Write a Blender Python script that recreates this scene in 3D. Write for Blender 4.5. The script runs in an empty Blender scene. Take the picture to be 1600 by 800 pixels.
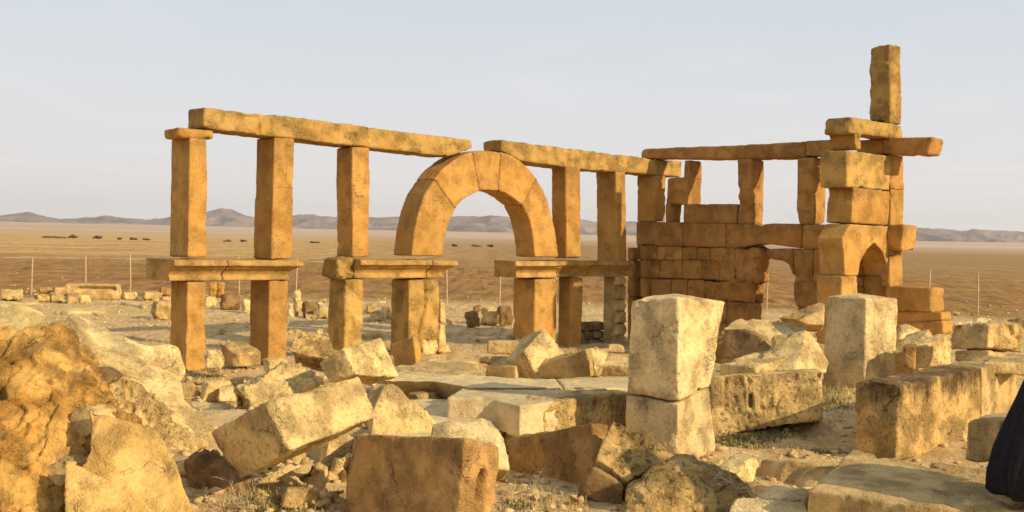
import bpy, bmesh, math, random
import numpy as np
from mathutils import Vector, Matrix, Euler

scene = bpy.context.scene
COL = scene.collection

# ------------------------------------------------------------------ camera
EYE = 2.3
RHO, PHI = math.radians(1.19), math.radians(0.75)
cam_d = bpy.data.cameras.new('camera')
cam_d.sensor_width = 36.0
cam_d.lens = 36.0 * 1790.0 / 1600.0
cam_d.clip_start = 0.1
cam_d.clip_end = 40000.0
cam = bpy.data.objects.new('camera', cam_d)
COL.objects.link(cam)
fw = Vector((0, math.cos(PHI), -math.sin(PHI)))
up0 = Vector((0, math.sin(PHI), math.cos(PHI)))
r0 = Vector((1, 0, 0))
R_ = r0 * math.cos(RHO) + up0 * math.sin(RHO)
U_ = -r0 * math.sin(RHO) + up0 * math.cos(RHO)
M = Matrix((R_, U_, -fw)).transposed().to_4x4()
M.translation = (0, 0, EYE)
cam.matrix_world = M
scene.camera = cam

# ------------------------------------------------------------------ light
SUN_EL = math.radians(26.0)
SUN_AZ = math.radians(122.0)          # clockwise from +Y
world = bpy.data.worlds.new('World')
scene.world = world
world.use_nodes = True
wn, wl = world.node_tree.nodes, world.node_tree.links
wn.clear()
wo = wn.new('ShaderNodeOutputWorld')
bg = wn.new('ShaderNodeBackground')
sky = wn.new('ShaderNodeTexSky')
sky.sky_type = 'NISHITA'
sky.sun_disc = False
sky.sun_elevation = SUN_EL
sky.sun_rotation = SUN_AZ
sky.altitude = 900
sky.air_density = 1.0
sky.dust_density = 4.0
sky.ozone_density = 1.0
# thin high veil over the clear sky, a little denser in streaks
tc = wn.new('ShaderNodeTexCoord')
sepd = wn.new('ShaderNodeSeparateXYZ')
wl.new(tc.outputs['Generated'], sepd.inputs[0])
zc = wn.new('ShaderNodeMath'); zc.operation = 'MAXIMUM'; zc.inputs[1].default_value = 0.03
wl.new(sepd.outputs['Z'], zc.inputs[0])
dx = wn.new('ShaderNodeMath'); dx.operation = 'DIVIDE'
wl.new(sepd.outputs['X'], dx.inputs[0]); wl.new(zc.outputs[0], dx.inputs[1])
dy = wn.new('ShaderNodeMath'); dy.operation = 'DIVIDE'
wl.new(sepd.outputs['Y'], dy.inputs[0]); wl.new(zc.outputs[0], dy.inputs[1])
cv = wn.new('ShaderNodeCombineXYZ')
wl.new(dx.outputs[0], cv.inputs['X']); wl.new(dy.outputs[0], cv.inputs['Y'])
mp = wn.new('ShaderNodeMapping'); mp.inputs['Scale'].default_value = (0.75, 0.5, 1); mp.inputs['Rotation'].default_value = (0, 0, 0.5)
wl.new(cv.outputs[0], mp.inputs[0])
cn = wn.new('ShaderNodeTexNoise'); cn.inputs['Scale'].default_value = 1.0; cn.inputs['Detail'].default_value = 6; cn.inputs['Roughness'].default_value = 0.6
cn.inputs['Distortion'].default_value = 0.6
wl.new(mp.outputs[0], cn.inputs['Vector'])
cr = wn.new('ShaderNodeMapRange'); cr.inputs['From Min'].default_value = 0.52; cr.inputs['From Max'].default_value = 0.8
cr.inputs['To Min'].default_value = 0.0; cr.inputs['To Max'].default_value = 0.12
wl.new(cn.outputs['Fac'], cr.inputs['Value'])
hz = wn.new('ShaderNodeMapRange'); hz.interpolation_type = 'LINEAR'
hz.inputs['From Min'].default_value = 0.0; hz.inputs['From Max'].default_value = 1.0
hz.inputs['To Min'].default_value = 0.96; hz.inputs['To Max'].default_value = 0.62
wl.new(sepd.outputs['Z'], hz.inputs['Value'])
add = wn.new('ShaderNodeMath'); add.operation = 'ADD'; add.use_clamp = True
wl.new(hz.outputs[0], add.inputs[0]); wl.new(cr.outputs[0], add.inputs[1])
mixs = wn.new('ShaderNodeMix'); mixs.data_type = 'RGBA'
wl.new(add.outputs[0], mixs.inputs['Factor'])
wl.new(sky.outputs[0], mixs.inputs['A'])
vcol = wn.new('ShaderNodeMix'); vcol.data_type = 'RGBA'
vz = wn.new('ShaderNodeMapRange'); vz.inputs['From Min'].default_value = 0.0; vz.inputs['From Max'].default_value = 0.22
wl.new(sepd.outputs['Z'], vz.inputs['Value'])
wl.new(vz.outputs[0], vcol.inputs['Factor'])
vcol.inputs['A'].default_value = (8.3, 7.9, 7.6, 1)
vcol.inputs['B'].default_value = (6.4, 6.95, 7.6, 1)
wl.new(vcol.outputs['Result'], mixs.inputs['B'])
wl.new(mixs.outputs['Result'], bg.inputs['Color'])
bg.inputs['Strength'].default_value = 0.070
wl.new(bg.outputs[0], wo.inputs['Surface'])

sun_d = bpy.data.lights.new('sun', 'SUN')
sun_d.energy = 3.4
sun_d.angle = math.radians(0.6)
sun_d.color = (1.0, 0.81, 0.52)
sun = bpy.data.objects.new('sun', sun_d)
COL.objects.link(sun)
sdir = Vector((math.sin(SUN_AZ) * math.cos(SUN_EL), math.cos(SUN_AZ) * math.cos(SUN_EL), math.sin(SUN_EL)))
sun.rotation_euler = (-sdir).to_track_quat('-Z', 'Y').to_euler()
sun.location = (20, -10, 30)

scene.view_settings.view_transform = 'Standard'
scene.view_settings.look = 'None'
scene.view_settings.exposure = 0.64
scene.view_settings.gamma = 1.0
scene.render.engine = 'CYCLES'
scene.cycles.max_bounces = 6
scene.cycles.volume_bounces = 0

# ------------------------------------------------------------------ noise
def _hash(ix, iy, iz, seed):
    h = (ix * 374761393 + iy * 668265263 + iz * 2147483647 + seed * 974711) & 0xFFFFFFFF
    h = ((h ^ (h >> 13)) * 1274126177) & 0xFFFFFFFF
    h = ((h ^ (h >> 16)) * 2246822519) & 0xFFFFFFFF
    return ((h ^ (h >> 15)) & 0xFFFFFF) / float(0xFFFFFF)

def vnoise(P, freq, seed=0):
    p = P * freq
    i = np.floor(p).astype(np.int64)
    f_ = p - i
    u = f_ * f_ * (3 - 2 * f_)
    r = 0
    for a in (0, 1):
        wx = u[:, 0] if a else 1 - u[:, 0]
        for b in (0, 1):
            wy = u[:, 1] if b else 1 - u[:, 1]
            for c in (0, 1):
                wz = u[:, 2] if c else 1 - u[:, 2]
                r = r + wx * wy * wz * _hash(i[:, 0] + a, i[:, 1] + b, i[:, 2] + c, seed)
    return r * 2 - 1

def fbm(P, freq, octv=3, seed=0, gain=.5):
    r, a, t = 0, 1., 0
    for k in range(octv):
        r = r + a * vnoise(P + 17.3 * k, freq * 2 ** k, seed + k)
        t += a
        a *= gain
    return r / t

# ------------------------------------------------------------------ materials
def nd(nt, t, **kw):
    n = nt.nodes.new(t)
    for k, v in kw.items():
        setattr(n, k, v)
    return n

def mixc(nt, fac, a, b, blend='MIX'):
    m = nd(nt, 'ShaderNodeMix', data_type='RGBA', blend_type=blend)
    L = nt.links
    for key, v in (('Factor', fac), ('A', a), ('B', b)):
        if isinstance(v, (int, float)):
            m.inputs[key].default_value = v
        elif isinstance(v, tuple):
            m.inputs[key].default_value = (*v, 1) if len(v) == 3 else v
        else:
            L.new(v, m.inputs[key])
    return m.outputs['Result']

def noise(nt, vec, scale, detail=4, rough=.6, dist=0.):
    n = nd(nt, 'ShaderNodeTexNoise')
    n.inputs['Scale'].default_value = scale
    n.inputs['Detail'].default_value = detail
    n.inputs['Roughness'].default_value = rough
    n.inputs['Distortion'].default_value = dist
    nt.links.new(vec, n.inputs['Vector'])
    return n.outputs['Fac']

def ramp(nt, val, a, b, lo=0., hi=1.):
    m = nd(nt, 'ShaderNodeMapRange')
    m.inputs['From Min'].default_value = a
    m.inputs['From Max'].default_value = b
    m.inputs['To Min'].default_value = lo
    m.inputs['To Max'].default_value = hi
    nt.links.new(val, m.inputs['Value'])
    return m.outputs[0]

def mat_base(name, rough=.9):
    m = bpy.data.materials.new(name)
    m.use_nodes = True
    nt = m.node_tree
    b = nt.nodes['Principled BSDF']
    b.inputs['Roughness'].default_value = rough
    b.inputs['Specular IOR Level'].default_value = .15
    return m, nt, b

def stone_mat(name, a, b, stain, stain_amt=.5, lichen=(.10, .08, .05), lich_amt=.3, bump=.5, grain=.28, streak=False, pore=.88, ps=30.):
    m, nt, bs = mat_base('stone_' + name)
    L = nt.links
    tcn = nd(nt, 'ShaderNodeTexCoord')
    oi = nd(nt, 'ShaderNodeObjectInfo')
    off = nd(nt, 'ShaderNodeVectorMath', operation='MULTIPLY_ADD')
    comb = nd(nt, 'ShaderNodeCombineXYZ')
    for k in 'XYZ':
        L.new(oi.outputs['Random'], comb.inputs[k])
    L.new(comb.outputs[0], off.inputs[0])
    off.inputs[1].default_value = (37., 53., 71.)
    L.new(tcn.outputs['Object'], off.inputs[2])
    v = off.outputs[0]
    n1 = noise(nt, v, 1.7, 5, .62, .4)
    n2 = noise(nt, v, 5.0, 5, .65, .3)
    n3 = noise(nt, v, 16., 5, .7)
    n4 = noise(nt, v, 70., 3, .7)
    c = mixc(nt, ramp(nt, n1, .35, .65), a, b)
    c = mixc(nt, ramp(nt, n2, .52, .70, 0, stain_amt * .65), c, stain)
    if True:
        mpn = nd(nt, 'ShaderNodeMapping')
        mpn.inputs['Scale'].default_value = (7., 7., 1.1)
        L.new(v, mpn.inputs[0])
        st = noise(nt, mpn.outputs[0], 1.3, 5, .6, .2)
        gz = nd(nt, 'ShaderNodeSeparateXYZ')
        L.new(tcn.outputs['Generated'], gz.inputs[0])
        g = ramp(nt, gz.outputs['Z'], .35, .95, -.35, .25)
        s_ = nd(nt, 'ShaderNodeMath', operation='ADD')
        L.new(st, s_.inputs[0]); L.new(g, s_.inputs[1])
        c = mixc(nt, ramp(nt, s_.outputs[0], .50, .68, 0, .85 if streak else .22), c, lichen)
    # hairline cracks that wander over part of the face
    ck = nd(nt, 'ShaderNodeMath', operation='SUBTRACT'); L.new(noise(nt, v, 1.9, 5, .55, .6), ck.inputs[0]); ck.inputs[1].default_value = .5
    ca = nd(nt, 'ShaderNodeMath', operation='ABSOLUTE'); L.new(ck.outputs[0], ca.inputs[0])
    cm = nd(nt, 'ShaderNodeMath', operation='MULTIPLY')
    L.new(ramp(nt, ca.outputs[0], .003, .009, 1, 0), cm.inputs[0]); L.new(ramp(nt, n1, .52, .60), cm.inputs[1])
    crack = cm.outputs[0]
    c = mixc(nt, ramp(nt, crack, 0, 1, 0, .4), c, tuple(x * .3 for x in stain))
    # lichen and grime speckle
    lm = nd(nt, 'ShaderNodeMath', operation='MULTIPLY')
    L.new(ramp(nt, n3, .55, .68), lm.inputs[0]); L.new(ramp(nt, n2, .40, .62), lm.inputs[1])
    la = nd(nt, 'ShaderNodeMath', operation='MULTIPLY')
    L.new(lm.outputs[0], la.inputs[0]); la.inputs[1].default_value = lich_amt
    c = mixc(nt, la.outputs[0], c, lichen)
    # pale fresh scars
    sc = ramp(nt, noise(nt, v, 7.3, 3, .5), .62, .70, 0, .35)
    c = mixc(nt, sc, c, tuple(min(.8, x * 1.35 + .03) for x in a))
    gr = ramp(nt, n4, .25, .75, 1 - grain * .8, 1 + grain * .8)
    gv = nd(nt, 'ShaderNodeVectorMath', operation='SCALE')
    L.new(c, gv.inputs[0]); L.new(gr, gv.inputs['Scale'])
    # individual stones differ a little
    pore = ramp(nt, noise(nt, v, ps, 3, .65), .38, .45, pore, 1.)
    gv0 = nd(nt, 'ShaderNodeVectorMath', operation='SCALE')
    L.new(gv.outputs[0], gv0.inputs[0]); L.new(pore, gv0.inputs['Scale'])
    gv = gv0
    rv = ramp(nt, oi.outputs['Random'], 0, 1, .86, 1.10)
    gv2 = nd(nt, 'ShaderNodeVectorMath', operation='SCALE')
    L.new(gv.outputs[0], gv2.inputs[0]); L.new(rv, gv2.inputs['Scale'])
    L.new(gv2.outputs[0], bs.inputs['Base Color'])
    vo = nd(nt, 'ShaderNodeTexVoronoi')
    vo.inputs['Scale'].default_value = 38.
    L.new(v, vo.inputs['Vector'])
    h = nd(nt, 'ShaderNodeMath', operation='MULTIPLY_ADD')
    L.new(n3, h.inputs[0]); h.inputs[1].default_value = 3.2
    L.new(n4, h.inputs[2])
    h2 = nd(nt, 'ShaderNodeMath', operation='MULTIPLY_ADD')
    L.new(ramp(nt, vo.outputs['Distance'], 0, .35, -1, 0), h2.inputs[0]); h2.inputs[1].default_value = .5
    L.new(h.outputs[0], h2.inputs[2])
    h3 = nd(nt, 'ShaderNodeMath', operation='MULTIPLY_ADD'); L.new(crack, h3.inputs[0]); h3.inputs[1].default_value = -1.5; L.new(h2.outputs[0], h3.inputs[2]); h2 = h3
    bp = nd(nt, 'ShaderNodeBump')
    sm_ = ramp(nt, noise(nt, v, 3.1, 3, .5), .40, .60, bump * .4, bump * 1.3)
    L.new(sm_, bp.inputs['Strength'])
    bp.inputs['Distance'].default_value = .03
    L.new(h2.outputs[0], bp.inputs['Height'])
    L.new(bp.outputs[0], bs.inputs['Normal'])
    return m

MAT = {
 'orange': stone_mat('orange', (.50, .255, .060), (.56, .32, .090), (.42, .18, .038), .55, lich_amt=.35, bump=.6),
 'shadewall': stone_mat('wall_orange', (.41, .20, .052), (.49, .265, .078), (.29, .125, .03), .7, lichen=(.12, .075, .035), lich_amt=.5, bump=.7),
 'lintel': stone_mat('lintel', (.50, .30, .080), (.55, .345, .11), (.34, .165, .045), .5, lichen=(.16, .11, .05), lich_amt=.5, bump=.8),
 'mould': stone_mat('moulding', (.52, .33, .11), (.54, .31, .085), (.30, .18, .065), .6, lichen=(.16, .12, .06), lich_amt=.7, bump=.7),
 'tan': stone_mat('tan', (.60, .40, .155), (.66, .46, .19), (.48, .27, .085), .5, lich_amt=.5, bump=.8),
 'pale': stone_mat('pale', (.72, .50, .20), (.78, .57, .25), (.62, .39, .12), .6, lichen=(.25, .18, .08), lich_amt=.5, bump=.8, pore=.66, ps=24.),
 'white': stone_mat('white', (.75, .545, .25), (.80, .61, .30), (.70, .475, .20), .45, lichen=(.34, .22, .12), lich_amt=.4, bump=.8, pore=.74, ps=26.),
 'yellow': stone_mat('yellow', (.74, .54, .21), (.78, .60, .27), (.66, .42, .13), .6, lich_amt=.2, bump=.7),
 'pave': stone_mat('paving', (.70, .53, .27), (.74, .57, .30), (.58, .41, .18), .5, lich_amt=.25, bump=.5),
 'pecked': stone_mat('pecked', (.72, .49, .18), (.77, .55, .23), (.56, .32, .09), .7, lichen=(.26, .13, .04), lich_amt=.7, bump=1., pore=.50, ps=20.),
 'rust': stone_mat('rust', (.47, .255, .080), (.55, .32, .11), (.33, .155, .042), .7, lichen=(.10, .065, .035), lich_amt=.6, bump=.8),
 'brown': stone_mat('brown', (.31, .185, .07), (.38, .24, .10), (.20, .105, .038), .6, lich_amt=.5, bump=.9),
 'dark': stone_mat('dark', (.20, .12, .06), (.26, .16, .08), (.13, .08, .04), .6, lich_amt=.4, bump=.7),
 'grey': stone_mat('grey', (.56, .46, .31), (.64, .54, .39), (.48, .33, .17), .45, lich_amt=.4, bump=.7),
 'stain': stone_mat('stained', (.52, .33, .11), (.58, .39, .15), (.40, .21, .055), .6, lichen=(.13, .08, .035), lich_amt=.45, bump=.9, streak=True, pore=.62, ps=20.),
 'mottle': stone_mat('mottled', (.60, .41, .16), (.54, .34, .11), (.34, .18, .05), .8, lichen=(.15, .085, .035), lich_amt=.95, bump=1., pore=.42, ps=17.),
 'boulder': stone_mat('boulder', (.50, .26, .055), (.62, .37, .11), (.30, .135, .022), .8, lichen=(.26, .17, .05), lich_amt=.6, bump=1.),
 'orangeslab': stone_mat('orange_slab', (.64, .37, .10), (.72, .48, .165), (.54, .28, .06), .6, lichen=(.36, .24, .1), lich_amt=.3, bump=.7),
}

# ------------------------------------------------------------------ stones
def tag(o, label=None, cat=None, group=None, kind=None):
    if label: o['label'] = label
    if cat: o['category'] = cat
    if group: o['group'] = group
    if kind: o['kind'] = kind
    return o

def facets(P, freq, seed):
    p = P * freq
    i0 = np.floor(p).astype(np.int64)
    n = len(p)
    b1 = np.full(n, 9.); b2 = np.full(n, 9.); val = np.zeros(n)
    for a in (-1, 0, 1):
        for b in (-1, 0, 1):
            for c in (-1, 0, 1):
                i = i0 + np.array((a, b, c))
                h = [_hash(i[:, 0], i[:, 1], i[:, 2], seed + 100 * k) for k in range(6)]
                d = p - (i + np.stack(h[:3], 1))
                r = np.sqrt((d * d).sum(1))
                g = np.stack(h[3:], 1) * 2 - 1
                v = (d * g).sum(1) + (h[3] - .5) * .8
                new = r < b1
                b2 = np.where(new, b1, np.minimum(b2, r))
                val = np.where(new, v, val)
                b1 = np.where(new, r, b1)
    return val * np.clip((b2 - b1) * 12, 0, 1) / freq

def break_corners(P, rings, seed, amount, count):
    rnd_ = random.Random(seed)
    pts = [np.array(q) for ring in (rings[0], rings[-1]) for q in ring]
    c = sum(pts) / len(pts)
    size = np.linalg.norm(np.ptp(np.array(pts), axis=0))
    n_ = len(rings[0])
    for _ in range(count):
        k = rnd_.randrange(len(pts))
        p = pts[k]
        if rnd_.random() < .5:
            k2 = (k + 1) % n_ + (n_ if k >= n_ else 0)
            p = p + (pts[k2 % len(pts)] - p) * rnd_.uniform(.1, .5)
        nrm = (p - c) / np.linalg.norm(p - c)
        nrm = nrm + np.array([rnd_.gauss(0, .35) for _ in range(3)])
        nrm /= np.linalg.norm(nrm)
        dep = amount * size * rnd_.uniform(.25, 1.)
        h = (P - p) @ nrm + dep
        h += dep * .35 * fbm(P, 6., 3, seed + 3)
        near = np.clip(2. - np.linalg.norm(P - p, axis=1) / (dep * 2.6 + .03), 0, 1)
        P = P - nrm * (np.clip(h, 0, 1.3 * dep) * near)[:, None]
    return P

def smooth_pts(P, ed, n, it):
    deg = np.bincount(ed.ravel(), minlength=n).astype(float)[:, None]
    deg[deg == 0] = 1
    a, b = ed[:, 0], ed[:, 1]
    for _ in range(it):
        S = np.empty_like(P)
        for k in range(3):
            S[:, k] = np.bincount(a, weights=P[b, k], minlength=n) + np.bincount(b, weights=P[a, k], minlength=n)
        P = P * .45 + (S / deg) * .55
    return P

def vnormals(P, quads):
    N = np.cross(P[quads[:, 2]] - P[quads[:, 0]], P[quads[:, 3]] - P[quads[:, 1]])
    A = np.zeros_like(P)
    for k in range(4):
        for c in range(3):
            A[:, c] += np.bincount(quads[:, k], weights=N[:, c], minlength=len(P))
    l = np.linalg.norm(A, axis=1, keepdims=True)
    l[l == 0] = 1
    return A / l

DEPS = bpy.context
_tmp_count = 0
def closed_mesh(rings):
    bm = bmesh.new()
    vr = [[bm.verts.new(p) for p in ring] for ring in rings]
    n = len(vr[0])
    for r1, r2 in zip(vr, vr[1:]):
        for i in range(n):
            j = (i + 1) % n
            try: bm.faces.new((r1[i], r1[j], r2[j], r2[i]))
            except ValueError: pass
    bm.faces.new(vr[0][::-1])
    bm.faces.new(vr[-1])
    bmesh.ops.triangulate(bm, faces=bm.faces[:])
    bmesh.ops.recalc_face_normals(bm, faces=bm.faces[:])
    me = bpy.data.meshes.new('raw')
    bm.to_mesh(me)
    bm.free()
    return me

def remesh(me, vox):
    o = bpy.data.objects.new('raw', me)
    COL.objects.link(o)
    md = o.modifiers.new('r', 'REMESH')
    md.mode = 'VOXEL'
    md.voxel_size = vox
    md.adaptivity = 0.0
    dg = bpy.context.evaluated_depsgraph_get()
    ev = o.evaluated_get(dg)
    em = ev.to_mesh()
    n = len(em.vertices)
    P = np.empty(n * 3); em.vertices.foreach_get('co', P)
    P = P.reshape(-1, 3)
    q = np.empty(len(em.loops), dtype=np.int64); em.loops.foreach_get('vertex_index', q)
    q = q.reshape(-1, 4) if len(q) == 4 * len(em.polygons) else None
    ed = np.empty(len(em.edges) * 2, dtype=np.int64); em.edges.foreach_get('vertices', ed)
    ed = ed.reshape(-1, 2)
    ev.to_mesh_clear()
    bpy.data.objects.remove(o)
    bpy.data.meshes.remove(me)
    return P, q, ed

def weather(P, q, ed, vox, wear, rough, pit, gap, sm, seed, dents=(), rings=None):
    n = len(P)
    if rings is not None and len(rings[0]) <= 6:
        if gap == 0 and wear >= .3:
            P = break_corners(P, rings, seed, .045, 4)
        elif rough >= .8:
            P = break_corners(P, rings, seed, .016, 5)
    A = smooth_pts(P, ed, n, sm)
    rad = .035 + .035 * wear
    it = int(min(60, max(3, (rad / vox) ** 2 * 1.6)))
    B = smooth_pts(A, ed, n, it)
    w = np.clip(wear * (.35 + 1.9 * fbm(A, 4.5, 3, seed)), 0.02, 1)[:, None]
    Q = A * (1 - w) + B * w
    N = vnormals(Q, q)
    d = rough * ((.010 + .004 * max(0, rough - 1.5)) * fbm(Q, 2.3, 2, seed + 5) + .010 * fbm(Q, 7., 3, seed + 9))
    if rough >= 1.9:
        d += min(rough, 3.5) * (.065 if rough > 3 else .10) * facets(Q, 1.5 if rough > 3 else 4.5, seed + 60)
        d += min(rough, 3.5) * (.045 if rough > 3 else .07) * facets(Q, 5.5, seed + 61)
        if rough > 3:
            d += .12 * facets(Q, 14., seed + 62)
    # flaked hollows
    hl = fbm(Q, 3.6, 3, seed + 21)
    d -= rough * .03 * np.clip(hl - .28, 0, 1) * 3
    if vox < .04:
        d += rough * .004 * fbm(Q, 26., 2, seed + 31)
    if pit:
        W = Q + .03 * fbm(Q, 9, 2, seed)[:, None]
        W = W * np.array([1.35, 1.35, .7])
        r1 = vnoise(W, 17., seed + 41)
        r2 = vnoise(Q, 31., seed + 43)
        msk = np.clip(.6 + 1.4 * fbm(Q, 2.8, 2, seed + 47), 0, 1.3)
        t1 = np.clip((r1 - .05) / .35, 0, 1); t1 = t1 * t1 * (3 - 2 * t1)
        d -= pit * msk * (.0085 * t1 + .004 * np.clip(r2, 0, 1))
    for (p0, p1, rad, depth) in dents:
        a, b = np.array(p0), np.array(p1)
        ab = b - a
        t = np.clip(((Q - a) @ ab) / (ab @ ab), 0, 1)[:, None]
        dist = np.linalg.norm(Q - (a + t * ab), axis=1)
        d -= depth * np.clip(1.6 - 1.6 * dist / rad, 0, 1)
    return Q + N * (d - gap)[:, None]

def grid_mesh(name, P, q, smooth=True):
    me = bpy.data.meshes.new(name)
    me.vertices.add(len(P))
    me.vertices.foreach_set('co', np.ascontiguousarray(P, dtype=np.float32).ravel())
    k = q.shape[1]
    me.loops.add(len(q) * k)
    me.loops.foreach_set('vertex_index', q.astype(np.int32).ravel())
    me.polygons.add(len(q))
    me.polygons.foreach_set('loop_start', np.arange(0, len(q) * k, k, dtype=np.int32))
    me.update(calc_edges=True)
    me.validate()
    if smooth:
        me.polygons.foreach_set('use_smooth', np.ones(len(me.polygons), dtype=bool))
    return me

def put(name, me, mat, loc=(0, 0, 0), parent=None):
    o = bpy.data.objects.new(name, me)
    me.name = name
    if mat is not None:
        me.materials.append(mat)
    COL.objects.link(o)
    o.location = loc
    if parent: o.parent = parent
    return o

def empty(name, loc):
    o = bpy.data.objects.new(name, None)
    o.empty_display_size = .3
    COL.objects.link(o)
    o.location = loc
    return o

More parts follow.
